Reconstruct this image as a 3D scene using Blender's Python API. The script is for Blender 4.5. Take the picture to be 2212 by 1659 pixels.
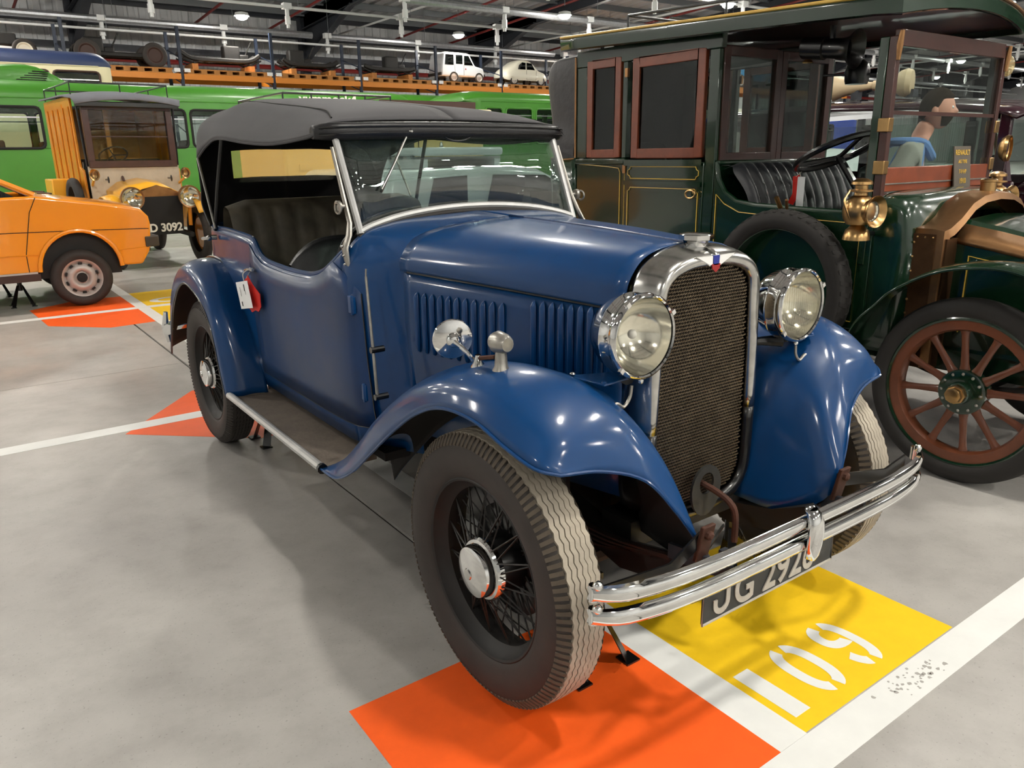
import bpy, bmesh, math, random
from mathutils import Vector, Matrix
random.seed(7)
PI = math.pi
S = bpy.context.scene
C = S.collection
for o in list(bpy.data.objects):
    bpy.data.objects.remove(o)

# ---------------------------------------------------------------- camera
cd = bpy.data.cameras.new('camera'); cam = bpy.data.objects.new('camera', cd); C.objects.link(cam)
YAW, PITCH, ROLL = 0.6236, 0.2875, -0.0146
fw = Vector((math.sin(YAW)*math.cos(PITCH), math.cos(YAW)*math.cos(PITCH), -math.sin(PITCH)))
rt = Vector((math.cos(YAW), -math.sin(YAW), 0)); up = rt.cross(fw)
rt2 = rt*math.cos(ROLL) + up*math.sin(ROLL); up2 = up*math.cos(ROLL) - rt*math.sin(ROLL)
M = Matrix((rt2, up2, -fw)).transposed().to_4x4(); M.translation = (-1.6442, -1.5147, 1.425)
cam.matrix_world = M
cd.sensor_width = 36; cd.lens = 36*1674.3/2212; cd.clip_start = .02; cd.clip_end = 300
S.camera = cam

# ---------------------------------------------------------------- world, exposure
w = bpy.data.worlds.new('world'); S.world = w; w.use_nodes = True
w.node_tree.nodes['Background'].inputs[0].default_value = (.75, .8, .9, 1)
w.node_tree.nodes['Background'].inputs[1].default_value = .1
vs = S.view_settings
vs.view_transform = 'Standard'; vs.look = 'None'; vs.gamma = 1; vs.use_curve_mapping = False
vs.exposure = 0.72
S.cycles.max_bounces = 5; S.cycles.diffuse_bounces = 2; S.cycles.glossy_bounces = 4; S.cycles.transmission_bounces = 4; S.cycles.transparent_max_bounces = 14
S.cycles.adaptive_threshold = .1; S.cycles.adaptive_min_samples = 12; S.cycles.light_sampling_threshold = .03
S.cycles.caustics_reflective = False; S.cycles.caustics_refractive = False
LAMP_POWER = 230.0     # emission strength of every high bay diffuser

# ---------------------------------------------------------------- materials
def lin(c):
    return tuple((v/255/12.92 if v/255 <= .04045 else ((v/255+.055)/1.055)**2.4) for v in c) + (1,)
MATS = {}
def mat(name, col, rough=.5, metal=0, coat=0, spec=.5, noise=None, bump=None, emit=0, trans=0, coatr=.05, col2=None, rnoise=None):
    m = bpy.data.materials.new(name); m.use_nodes = True; MATS[name] = m
    nt = m.node_tree; b = nt.nodes['Principled BSDF']
    b.inputs['Base Color'].default_value = lin(col)
    b.inputs['Roughness'].default_value = rough; b.inputs['Metallic'].default_value = metal
    b.inputs['Coat Weight'].default_value = coat; b.inputs['Coat Roughness'].default_value = coatr
    b.inputs['Specular IOR Level'].default_value = spec
    if trans: b.inputs['Transmission Weight'].default_value = trans
    if emit:
        b.inputs['Emission Color'].default_value = lin(col); b.inputs['Emission Strength'].default_value = emit
    if noise or bump or rnoise:
        tc = nt.nodes.new('ShaderNodeTexCoord')
    if noise:
        sc, amt = noise
        n = nt.nodes.new('ShaderNodeTexNoise'); n.inputs['Scale'].default_value = sc; n.inputs['Detail'].default_value = 6; n.inputs['Roughness'].default_value = .65
        nt.links.new(tc.outputs['Object'], n.inputs['Vector'])
        r = nt.nodes.new('ShaderNodeValToRGB'); r.color_ramp.elements[0].position = .32; r.color_ramp.elements[1].position = .7
        a = lin(col); c2 = lin(col2) if col2 else tuple(min(1, x*(1-amt)) for x in a[:3])+(1,)
        r.color_ramp.elements[0].color = c2; r.color_ramp.elements[1].color = a
        nt.links.new(n.outputs['Fac'], r.inputs['Fac']); nt.links.new(r.outputs['Color'], b.inputs['Base Color'])
    if rnoise:
        n = nt.nodes.new('ShaderNodeTexNoise'); n.inputs['Scale'].default_value = rnoise[0]; n.inputs['Detail'].default_value = 5
        nt.links.new(tc.outputs['Object'], n.inputs['Vector'])
        mr = nt.nodes.new('ShaderNodeMapRange'); mr.inputs[1].default_value = .3; mr.inputs[2].default_value = .7
        mr.inputs[3].default_value = rough; mr.inputs[4].default_value = rnoise[1]
        nt.links.new(n.outputs['Fac'], mr.inputs[0]); nt.links.new(mr.outputs[0], b.inputs['Roughness'])
    if bump:
        n = nt.nodes.new('ShaderNodeTexNoise'); n.inputs['Scale'].default_value = bump[0]; n.inputs['Detail'].default_value = 4
        nt.links.new(tc.outputs['Object'], n.inputs['Vector'])
        bp = nt.nodes.new('ShaderNodeBump'); bp.inputs['Strength'].default_value = bump[1]; bp.inputs['Distance'].default_value = .01
        nt.links.new(n.outputs['Fac'], bp.inputs['Height']); nt.links.new(bp.outputs['Normal'], b.inputs['Normal'])
    return m
def glass(name, tint=(235, 242, 238), rough=.0, ior=1.5, haze=0, hazecol=(200, 200, 190), base=0.0):
    m = bpy.data.materials.new(name); m.use_nodes = True; MATS[name] = m
    nt = m.node_tree; nt.nodes.clear()
    out = nt.nodes.new('ShaderNodeOutputMaterial'); mx = nt.nodes.new('ShaderNodeMixShader'); fr = nt.nodes.new('ShaderNodeFresnel')
    tr = nt.nodes.new('ShaderNodeBsdfTransparent'); gl = nt.nodes.new('ShaderNodeBsdfGlossy')
    ge = nt.nodes.new('ShaderNodeNewGeometry'); im = nt.nodes.new('ShaderNodeMapRange'); im.inputs[3].default_value = ior; im.inputs[4].default_value = 1/ior
    nt.links.new(ge.outputs['Backfacing'], im.inputs[0]); nt.links.new(im.outputs[0], fr.inputs['IOR']); tr.inputs['Color'].default_value = lin(tint); gl.inputs['Roughness'].default_value = rough
    src = tr.outputs[0]
    if haze:
        df = nt.nodes.new('ShaderNodeBsdfDiffuse'); df.inputs['Color'].default_value = lin(hazecol)
        tl = nt.nodes.new('ShaderNodeBsdfTranslucent'); tl.inputs['Color'].default_value = lin(hazecol)
        ad = nt.nodes.new('ShaderNodeMixShader'); ad.inputs[0].default_value = .5
        nt.links.new(df.outputs[0], ad.inputs[1]); nt.links.new(tl.outputs[0], ad.inputs[2])
        m2 = nt.nodes.new('ShaderNodeMixShader'); m2.inputs[0].default_value = haze
        nt.links.new(tr.outputs[0], m2.inputs[1]); nt.links.new(ad.outputs[0], m2.inputs[2]); src = m2.outputs[0]
    if base:
        ma = nt.nodes.new('ShaderNodeMath'); ma.operation = 'ADD'; ma.inputs[1].default_value = base; ma.use_clamp = True
        nt.links.new(fr.outputs[0], ma.inputs[0]); nt.links.new(ma.outputs[0], mx.inputs[0])
    else:
        nt.links.new(fr.outputs[0], mx.inputs[0])
    nt.links.new(src, mx.inputs[1]); nt.links.new(gl.outputs[0], mx.inputs[2])
    nt.links.new(mx.outputs[0], out.inputs[0])
    return m

m_ = mat('concrete', (172, 169, 164), .40)
nt = m_.node_tree; b_ = nt.nodes['Principled BSDF']; tc = nt.nodes.new('ShaderNodeTexCoord')
def nz(scale, detail, rough):
    n = nt.nodes.new('ShaderNodeTexNoise'); n.inputs['Scale'].default_value = scale; n.inputs['Detail'].default_value = detail; n.inputs['Roughness'].default_value = rough
    nt.links.new(tc.outputs['Object'], n.inputs['Vector']); return n
def ramp(src, p0, c0, p1, c1):
    r = nt.nodes.new('ShaderNodeValToRGB'); r.color_ramp.elements[0].position = p0; r.color_ramp.elements[1].position = p1
    r.color_ramp.elements[0].color = lin(c0); r.color_ramp.elements[1].color = lin(c1); nt.links.new(src, r.inputs[0]); return r
def mul(x, y, f):
    mx = nt.nodes.new('ShaderNodeMix'); mx.data_type = 'RGBA'; mx.blend_type = 'MULTIPLY'; mx.inputs[0].default_value = f
    nt.links.new(x, mx.inputs[6]); nt.links.new(y, mx.inputs[7]); return mx.outputs[2]
big = ramp(nz(.9, 7, .62).outputs[0], .30, (152, 149, 145), .70, (182, 179, 174))
mid = ramp(nz(7, 6, .7).outputs[0], .28, (228, 227, 225), .55, (255, 255, 255))
spk = ramp(nz(120, 2, .5).outputs[0], .24, (150, 146, 140), .36, (255, 255, 255))
nt.links.new(mul(mul(big.outputs[0], mid.outputs[0], .6), spk.outputs[0], .5), b_.inputs['Base Color'])
rr_ = ramp(nz(1.7, 5, .6).outputs[0], .3, (150, 150, 150), .7, (196, 196, 196)); nt.links.new(rr_.outputs[0], b_.inputs['Roughness'])
mat('joint_dark', (70, 66, 62), .8)
mat('paint_white', (232, 233, 230), .5, noise=(9, .06))
mat('paint_orange', (250, 96, 20), .55, noise=(14, .08))
mat('paint_yellow', (250, 204, 22), .55, noise=(14, .08))
mat('cladding', (222, 224, 226), .5, noise=(.8, .12))
mat('roof_sheet', (196, 196, 198), .5)
mat('steel_dark', (52, 56, 64), .5, noise=(3, .3))
mat('steel_grey', (120, 124, 128), .5)
mat('red_pipe', (120, 28, 24), .45)
mat('galv', (205, 208, 212), .28, metal=.85, noise=(12, .25))
mat('white_plastic', (222, 224, 224), .45)
mat('lamp_glow', (255, 250, 240), .5, emit=LAMP_POWER)
mat('rack_blue', (26, 38, 58), .5)
mat('rack_orange', (222, 136, 40), .5)
mat('pallet_wood', (196, 132, 66), .7, noise=(8, .3))
mat('blue_paint', (3, 60, 112), .34, spec=.22, coat=.5, coatr=.12, noise=(2.5, .2), rnoise=(4, .45))
mat('blue_dull', (4, 50, 98), .42, spec=.3, coat=.3, coatr=.25, noise=(3, .35), rnoise=(3, .6))
mat('chrome', (228, 228, 226), .07, metal=1, noise=(30, .1))
mat('chrome_worn', (205, 204, 200), .2, metal=1, noise=(16, .35))
mat('nickel_dull', (176, 172, 164), .36, metal=.8, noise=(20, .35))
mat('silver_paint', (190, 190, 188), .38, metal=.35, noise=(10, .2))
mat('black_rubber', (40, 37, 35), .75, noise=(5, .25), bump=(90, .06))
mat('tyre_side', (54, 48, 44), .7, noise=(7, .35), bump=(60, .05))
mat('tread_dust', (176, 166, 150), .85, noise=(11, .35))
mat('tread_mid', (96, 86, 74), .85, noise=(11, .35))
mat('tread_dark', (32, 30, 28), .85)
mat('black_enamel', (14, 14, 15), .3, coat=.3, noise=(9, .3))
mat('black_dirty', (26, 23, 21), .65, noise=(9, .5))
mat('underside', (20, 16, 14), .8, noise=(6, .5))
mat('rust', (84, 48, 32), .8, noise=(18, .5))
mat('rust_dark', (52, 30, 22), .8, noise=(18, .5))
mat('hood_cloth', (76, 75, 78), .82, noise=(2.2, .22), bump=(400, .05))
mat('hood_inner', (20, 19, 20), .9)
mat('leather_black', (24, 24, 27), .42, noise=(6, .3), bump=(50, .12))
mat('seat_brown', (94, 86, 70), .6, noise=(7, .6), bump=(40, .08))
mat('mat_brown', (110, 99, 88), .85, noise=(9, .4), bump=(60, .15))
mat('mesh_brass', (140, 125, 104), .42, metal=.8, noise=(20, .4))
mat('wire_dark', (26, 22, 19), .55, metal=.3)
glass('glass_clear', (238, 244, 241))
glass('glass_screen', (206, 220, 214), haze=.05, hazecol=(150, 160, 156), base=.10)
glass('glass_dark', (150, 162, 158))
glass('glass_coach', (70, 78, 76), base=.06)
glass('lens', (252, 251, 246), haze=.035, hazecol=(232, 230, 214), rough=.05)
glass('celluloid', (253, 247, 226), haze=.22, hazecol=(232, 210, 156), rough=.2)
mat('reflector', (238, 236, 226), .12, metal=1)
mat('enamel_white', (236, 236, 234), .3)
mat('enamel_blue', (30, 44, 140), .3)
mat('enamel_red', (150, 26, 28), .3)
mat('plate_black', (46, 48, 48), .5, noise=(20, .3))
mat('plate_digit', (196, 190, 178), .5, noise=(30, .2))
mat('tag_red', (222, 38, 26), .55)
mat('tag_white', (244, 244, 244), .6)
mat('string', (208, 200, 184), .8)
mat('ink', (40, 40, 44), .7)

# ---------------------------------------------------------------- mesh builder
def V(*a): return Vector(a)
def cr(pts, n):
    """Catmull-Rom through pts, n steps per span"""
    P = [Vector(p) for p in pts]
    if len(P) < 3 or n < 2:
        return [P[i].lerp(P[i+1], k/n) for i in range(len(P)-1) for k in range(n)] + [P[-1]]
    out = []
    for i in range(len(P)-1):
        p1, p2 = P[i], P[i+1]
        p0 = P[i-1] if i else p1*2-p2
        p3 = P[i+2] if i+2 < len(P) else p2*2-p1
        for k in range(n):
            t = k/n
            out.append(.5*((2*p1)+(p2-p0)*t+(2*p0-5*p1+4*p2-p3)*t*t+(3*p1-p0-3*p2+p3)*t**3))
    return out+[P[-1]]

class MB:
    def __init__(s): s.v = []; s.f = []; s.mi = []; s.cur = 0
    def add(s, vs, fs):
        n = len(s.v); s.v += [tuple(p) for p in vs]; s.f += [tuple(i+n for i in f) for f in fs]; s.mi += [s.cur]*len(fs); return s
    def box(s, c, d, rz=0, R=None):
        x, y, z = (k/2 for k in d); vs = [Vector(q) for q in ((-x,-y,-z),(x,-y,-z),(x,y,-z),(-x,y,-z),(-x,-y,z),(x,-y,z),(x,y,z),(-x,y,z))]
        R = R or Matrix.Rotation(rz, 3, 'Z')
        return s.add([R@q+Vector(c) for q in vs], [(3,2,1,0),(4,5,6,7),(0,1,5,4),(1,2,6,5),(2,3,7,6),(3,0,4,7)])
    def b2(s, a, b): return s.box([(p+q)/2 for p, q in zip(a, b)], [abs(q-p) for p, q in zip(a, b)])
    def grid(s, g, cu=False, cv=False):
        nu, nv = len(g), len(g[0]); fs = []
        for i in range(nu if cu else nu-1):
            for j in range(nv if cv else nv-1):
                fs.append((i*nv+j, ((i+1) % nu)*nv+j, ((i+1) % nu)*nv+(j+1) % nv, i*nv+(j+1) % nv))
        return s.add([p for r in g for p in r], fs)
    def patch(s, rows, nu=4, nv=4, cu=False):
        R = [cr(r, nv) for r in rows]
        cols = [cr([r[j] for r in R], nu) for j in range(len(R[0]))]
        return s.grid([[c[i] for c in cols] for i in range(len(cols[0]))])
    def tube(s, pts, r, n=8, closed=False, caps=True, flat=None):
        P = [Vector(p) for p in pts]; N = len(P); g = []; prev = None
        for i, p in enumerate(P):
            if closed: t = P[(i+1) % N]-P[i-1]
            else: t = P[min(i+1, N-1)]-P[max(i-1, 0)]
            t = t.normalized() if t.length > 1e-9 else Vector((0,0,1))
            if prev is None:
                a = Vector((0,0,1)) if abs(t.z) < .9 else Vector((0,1,0))
            else: a = prev
            u = (a-t*a.dot(t)); u = u.normalized() if u.length > 1e-6 else t.orthogonal().normalized()
            prev = u; vv = t.cross(u); rr = r[i] if isinstance(r, (list, tuple)) else r
            g.append([p+u*(math.cos(2*PI*k/n)*rr*(flat or 1))+vv*(math.sin(2*PI*k/n)*rr) for k in range(n)])
        b = len(s.v); s.grid(g, cu=closed, cv=True)
        if caps and not closed:
            s.f.append(tuple(b+k for k in reversed(range(n)))); s.f.append(tuple(b+(N-1)*n+k for k in range(n))); s.mi += [s.cur]*2
        return s
    def lathe(s, prof, o=(0,0,0), ax=(1,0,0), n=32, a0=0, a1=2*PI, closed=False):
        """prof = [(along, radius)]; around axis ax through o"""
        ax = Vector(ax).normalized(); u = ax.orthogonal().normalized() if abs(ax.z) > .5 else (Vector((0,0,1))-ax*ax.z).normalized(); vv = ax.cross(u); o = Vector(o)
        full = abs(a1-a0-2*PI) < 1e-6; N = n if full else n+1
        g = [[o+ax*a+(u*math.cos(a0+(a1-a0)*k/n)+vv*math.sin(a0+(a1-a0)*k/n))*r for (a, r) in prof] for k in range(N)]
        return s.grid(g, cu=full, cv=closed)
    def prism(s, poly, ext):
        P = [Vector(p) for p in poly]; e = Vector(ext); n = len(P)
        return s.add(P+[p+e for p in P], [tuple(reversed(range(n))), tuple(range(n, 2*n))]+[(i, (i+1) % n, n+(i+1) % n, n+i) for i in range(n)])
    def sph(s, c, r, nu=16, nv=10, sc=(1,1,1)):
        g = [[Vector(c)+Vector((r*sc[0]*math.sin(PI*j/nv)*math.cos(2*PI*i/nu), r*sc[1]*math.sin(PI*j/nv)*math.sin(2*PI*i/nu), r*sc[2]*math.cos(PI*j/nv))) for j in range(nv+1)] for i in range(nu)]
        return s.grid(g, cu=True)
    def mirror(s, x=0):
        s.v = [(2*x-p[0], p[1], p[2]) for p in s.v]; s.f = [tuple(reversed(f)) for f in s.f]; return s
    def both(s, x=0):
        n = len(s.v); s.v += [(2*x-p[0], p[1], p[2]) for p in s.v]; s.f += [tuple(n+i for i in reversed(f)) for f in s.f]; s.mi += s.mi; return s
    def xf(s, m):
        s.v = [tuple(m@Vector(p)) for p in s.v]; return s
    def mesh(s, name, mats, ang=35, recalc=True, merge=1e-5):
        me = bpy.data.meshes.new(name); me.from_pydata(s.v, [], s.f)
        for m in (mats if isinstance(mats, (list, tuple)) else [mats]): me.materials.append(MATS[m])
        me.polygons.foreach_set('material_index', s.mi)
        bm = bmesh.new(); bm.from_mesh(me)
        if merge: bmesh.ops.remove_doubles(bm, verts=bm.verts, dist=merge)
        if recalc: bmesh.ops.recalc_face_normals(bm, faces=bm.faces)
        bm.to_mesh(me); bm.free()
        me.shade_smooth(); me.set_sharp_from_angle(angle=math.radians(ang)); me.update()
        return me
    def ob(s, name, mats, parent=None, ang=35, bevel=0, solid=0, soff=0, smat=None, sub=0, recalc=True, merge=1e-5, loc=None, rz=0, bseg=2):
        o = bpy.data.objects.new(name, s.mesh(name, mats, ang, recalc, merge)); C.objects.link(o)
        if parent: o.parent = parent
        if loc: o.location = loc
        if rz: o.rotation_euler.z = rz
        if sub:
            m = o.modifiers.new('sub', 'SUBSURF'); m.levels = m.render_levels = sub
        if solid:
            m = o.modifiers.new('solid', 'SOLIDIFY'); m.thickness = solid; m.offset = soff
            if smat:
                o.data.materials.append(MATS[smat]); m.material_offset = len(o.data.materials)-1; m.material_offset_rim = 0
        if bevel:
            m = o.modifiers.new('bev', 'BEVEL'); m.width = bevel; m.segments = bseg; m.limit_method = 'ANGLE'; m.angle_limit = math.radians(40); m.harden_normals = False
        return o
def tag(o, label, cat, group=None):
    o['label'] = label; o['category'] = cat
    if group: o['group'] = group
    return o
def thing(name, label, cat, loc=(0,0,0), rz=0, group=None):
    o = bpy.data.objects.new(name, None); C.objects.link(o); o.location = loc; o.rotation_euler.z = rz; o.empty_display_size = .2
    return tag(o, label, cat, group)
def struct(o): o['kind'] = 'structure'; return o
def dup(o, parent=None, loc=None, rz=None):
    c = o.copy(); C.objects.link(c)
    if parent is not None: c.parent = parent
    if loc is not None: c.location = loc
    if rz is not None: c.rotation_euler.z = rz
    return c
def duptree(o, loc, rz=None, label=None):
    c = dup(o, None, loc, rz)
    if label: c['label'] = label
    for ch in list(o.children):
        d = dup(ch, c)
        for g in list(ch.children): dup(g, d)
    return c
def text_mb(txt, size, depth=.002, bold=0, sx=1, font_align='LEFT'):
    cu = bpy.data.curves.new('t', 'FONT'); cu.body = txt; cu.size = size; cu.extrude = depth/2; cu.offset = bold; cu.align_x = font_align
    o = bpy.data.objects.new('t', cu); C.objects.link(o)
    me = bpy.data.meshes.new_from_object(o)
    mb = MB(); mb.add([(v.co.x*sx, v.co.y, v.co.z) for v in me.vertices], [tuple(p.vertices) for p in me.polygons])
    bpy.data.objects.remove(o); bpy.data.curves.remove(cu); bpy.data.meshes.remove(me)
    return mb
def frame_m(o, x, y):
    """matrix that puts local x,y,z at origin o"""
    x = Vector(x).normalized(); y = (Vector(y)-x*Vector(y).dot(x)).normalized(); z = x.cross(y)
    m = Matrix((x, y, z)).transposed().to_4x4(); m.translation = Vector(o); return m
# ================================================================ THE HALL
floor = struct(MB().b2((-18, -18, -.15), (96, 43, -.012)).ob('floor', 'joint_dark'))
xs = [-18, -6.4, -.385, 5.6, 11.6, 17.6, 29.6, 47.6, 96]
ys = [-18, -6.6, -1.2, 4.35, 9.9, 15.4, 21, 32, 43]
for i in range(len(xs)-1):
    for j in range(len(ys)-1):
        MB().b2((xs[i]+.008, ys[j]+.003, -.012), (xs[i+1]-.008, ys[j+1]-.003, 0)).ob('concrete_slab', 'concrete', floor)
def paint(name, m, poly, z=.0008):
    return MB().prism([(x, y, .0) for x, y in poly], (0, 0, z)).ob(name, m, floor)
def rect(a, b, c, d): return [(a, c), (b, c), (b, d), (a, d)]
paint('bay_number_patch', 'paint_yellow', rect(-.087, .675, -.612, .165))
paint('wheel_patch', 'paint_orange', rect(-.99, -.196, -.616, .165))
paint('bay_line', 'paint_white', rect(-.196, -.087, -.616, 13))
paint('aisle_line', 'paint_white', rect(-6, 9, -.722, -.6165))
paint('wheel_patch', 'paint_orange', [(-1.035, 2.93), (-.47, 2.41), (-.197, 2.41), (-.197, 3.56), (-.53, 3.56)])
paint('bay_line', 'paint_white', rect(-6, -.197, 2.975, 3.095), .0014)
paint('bay_number_patch', 'paint_yellow', rect(-.086, .7, 2.35, 3.5))
paint('wheel_patch', 'paint_orange', [(-1.08, 7.5), (-1.06, 7.2), (-1.02, 6.5), (-.58, 6.06), (-.197, 6.1), (-.197, 7.8), (-.6, 7.85)])
paint('bay_line', 'paint_white', rect(-6, -.197, 6.88, 7.0), .0014)
paint('bay_number_patch', 'paint_yellow', rect(-.086, 1.2, 6.0, 7.95))
paint('bay_line', 'paint_white', rect(-.086, 1.2, 6.88, 7.0), .0014)
gm = text_mb('GO', .42, .001, .012, 1.25); gm.xf(Matrix.Translation((-.02, 7.12, .0008))); gm.ob('bay_letter', 'paint_white', floor)
# stencilled 109
def stroke(a0, a1, cx, cy, w, h, t, n=18, p=2.4):
    def se(a, w, h):
        c, s_ = math.cos(a), math.sin(a)
        return (math.copysign(abs(c)**(2/p), c)*w, math.copysign(abs(s_)**(2/p), s_)*h)
    o = []; i = []
    for k in range(n+1):
        a = a0+(a1-a0)*k/n
        x, y = se(a, w, h); o.append((cx+x, cy+y)); x, y = se(a, w-t, h-t); i.append((cx+x, cy+y))
    mb = MB(); mb.grid([[V(q[0], q[1], .0016), V(r[0], r[1], .0016)] for q, r in zip(o, i)]); return mb
MB().b2((-.06, -.565, .0009), (.003, -.36, .0016)).ob('bay_digit', 'paint_white', floor)
z0 = MB()
for a, b in ((PI/2+.2, 1.5*PI-.2), (-PI/2+.2, PI/2-.2)):
    q = stroke(a, b, .145, -.457, .066, .112, .036); z0.add(q.v, q.f)
z0.ob('bay_digit', 'paint_white', floor)
z9 = MB()
for a_, b_2, cy, h in ((PI/2+.22, 1.5*PI, -.408, .063), (1.5*PI, 1.5*PI+.38, -.408, .063), (-PI/2+.2, PI/2-.22, -.457, .112), (PI+.42, 1.5*PI-.2, -.457, .112)):
    q = stroke(a_, b_2, .335, cy, .064, h, .035); z9.add(q.v, q.f)
z9.ob('bay_digit', 'paint_white', floor)

random.seed(3); fl_ = MB()
for k in range(46):
    x = random.gauss(.34, .075); y = -.665+random.gauss(0, .018)+(.34-x)*.05; r = random.uniform(.0015, .0075)
    if -.71 < y < -.62: fl_.prism([(x+r*random.uniform(.6, 1.4)*math.cos(t), y+r*random.uniform(.5, 1.2)*math.sin(t), .0009) for t in [2*PI*q/7 for q in range(7)]], (0, 0, .0003))
o = fl_.ob('paint_wear', 'concrete', floor); o['kind'] = 'stuff'
# walls: ribbed sheet cladding
WY = 42.5
def ribbed(x0, x1, pitch=.5, d=.05):
    xs = []; x = x0
    while x < x1:
        xs += [(x, 0), (x+pitch*.55, 0), (x+pitch*.65, d), (x+pitch*.9, d)]; x += pitch
    return xs
def roofz(y): return 8.9+(WY-y)*.055
struct(MB().grid([[V(a, WY+b, 0), V(a, WY+b, 9.2)] for a, b in ribbed(-18, 96)]).ob('wall_back', 'cladding', ang=20))
struct(MB().b2((-18.2, -18, 0), (-18, 43, 12.5)).ob('wall_left', 'cladding'))
struct(MB().b2((96, -18, 0), (96.2, 43, 12.5)).ob('wall_right', 'cladding'))
struct(MB().b2((-18, -18.2, 0), (96, -18, 12.5)).ob('wall_front', 'cladding'))
struct(MB().grid([[V(a, 43, roofz(43)+b), V(a, -18, roofz(-18)+b)] for a, b in ribbed(-18, 96, .8, .09)]).ob('ceiling', 'roof_sheet', ang=20))
for z, h in ((6.5, .28), (7.6, .25), (8.55, .4)):
    struct(MB().b2((-18, WY-.35, z), (96, WY-.05, z+h)).ob('trim_1', 'steel_dark'))
for x in [-17, -6.2, 4.9, 16, 27, 38, 49, 60, 71, 82, 93]:
    c = MB().b2((x-.22, WY-.9, 0), (x+.22, WY-.36, roofz(WY)-.3)); struct(c.ob('trim_2', 'steel_dark', bevel=.02))
    r = MB()
    for dz in (0, .72): r.prism([(x-.18, WY-.4, roofz(WY-.4)-.95+dz), (x+.18, WY-.4, roofz(WY-.4)-.95+dz), (x+.18, -18, roofz(-18)-.95+dz), (x-.18, -18, roofz(-18)-.95+dz)], (0, 0, .04))
    r.prism([(x, WY-.4, roofz(WY)-2.6), (x, WY-.4, roofz(WY)-.2), (x, WY-7, roofz(WY-7)-.22), (x, WY-7, roofz(WY-7)-.9)], (.03, 0, 0))
    r.prism([(x, WY-.4, roofz(WY)-.95), (x, WY-.4, roofz(WY)-.2), (x, -18, roofz(-18)-.22), (x, -18, roofz(-18)-.9)], (.03, 0, 0))
    r.prism([(x-.18, WY-.4, roofz(WY)-2.6), (x+.18, WY-.4, roofz(WY)-2.6), (x+.18, WY-7, roofz(WY-7)-.9), (x-.18, WY-7, roofz(WY-7)-.9)], (0, 0, .04))
    struct(r.ob('trim_3', 'steel_dark'))
y = 41.5
while y > -17:
    struct(MB().b2((-18, y-.05, roofz(y)-.3), (96, y+.05, roofz(y)-.005)).ob('trim_4', 'steel_grey')); y -= 2.6
def pole_z(y): return roofz(y)-1.08
for i, x in enumerate([-10, -2, 2.6, 10.3, 14, 21.4, 25, 32.4, 36, 43, 54, 65, 76]):
    struct(MB().tube([(x, 41.5, pole_z(41.5)), (x, -17, pole_z(-17))], .06, 8).ob('trim_5', 'red_pipe'))
struct(MB().tube([(-17, 41.2, 6.0), (94, 41.2, 6.0)], .12, 8).ob('trim_6', 'red_pipe'))

# lighting trunking: rows along x with drop units
def row(y, z, r, m, x0, x1, step, label, units=True, gap=False):
    t = thing('lighting_trunking', label, 'trunking', (0, y, z))
    x = x0
    while x < x1:
        xe = min(x+step*(3 if gap else 100), x1)
        MB().tube([(x, 0, 0), (xe-(.8 if gap else 0), 0, 0)], r, 10).ob('trunking_tube', m, t)
        x = xe
    x = x0
    u0 = h0 = None
    while x < x1:
        if u0 is None:
            u = MB().b2((-.17, -.15, -.08), (.17, .15, .15)); u.tube([(0, 0, -.08), (0, 0, -.35)], .09, 8); u.tube([(0, 0, -.35), (0, 0, -.66)], .12, 8); u.tube([(0, 0, -.66), (0, 0, -.8)], .07, 8)
            h0 = MB().tube([(.5, 0, 0), (.5, 0, roofz(y)-z)], .012, 5).ob('hanger_rod', 'steel_grey', t, loc=(x, 0, 0))
            u0 = True if not units else u.ob('drop_unit', 'white_plastic', t, loc=(x, 0, 0))
        else:
            dup(h0, t, (x, 0, 0))
            if units: dup(u0, t, (x, 0, 0))
        x += step
    return t
XE = 92
row(37.8, 7.2, .15, 'galv', -15, XE, 5.1, 'thick silver heater tube nearest the far wall, with drop units', gap=True)
row(37.4, 6.75, .05, 'white_plastic', -15, XE, 10, 'thin white conduit below the silver tube at the far wall', units=False)
row(32.3, 7.4, .06, 'white_plastic', -15, XE, 5.3, 'thin white trunking in front of the pallet racking')
row(27.9, 7.3, .15, 'galv', 14.6, XE, 4.8, 'thick silver heater tube between the racking and the green coaches', gap=True)
row(22.4, 7.5, .06, 'white_plastic', -15, XE, 5.4, 'thin white trunking above the blue and cream bus')
row(17.4, 7.5, .15, 'galv', 14, XE, 5.1, 'thick silver heater tube above the green taxi roof', gap=True)
row(12, 7.5, .06, 'white_plastic', -15, XE, 5.4, 'thin white trunking nearest above the green taxi roof')
row(6.2, 7.6, .15, 'galv', 16, XE, 5.1, 'silver heater tube seen behind the taxi windscreen', gap=True)
cc = thing('cross_conduits', 'white cross conduits joining the trunking rows under the roof', 'conduit', (0, 0, 0))
for x in (17.5, 28.6, 39.6, 50.6, 61.6):
    MB().tube([(x, 41, 7.75), (x, 4, 8.0)], .05, 6).ob('conduit', 'white_plastic', cc)

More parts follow.
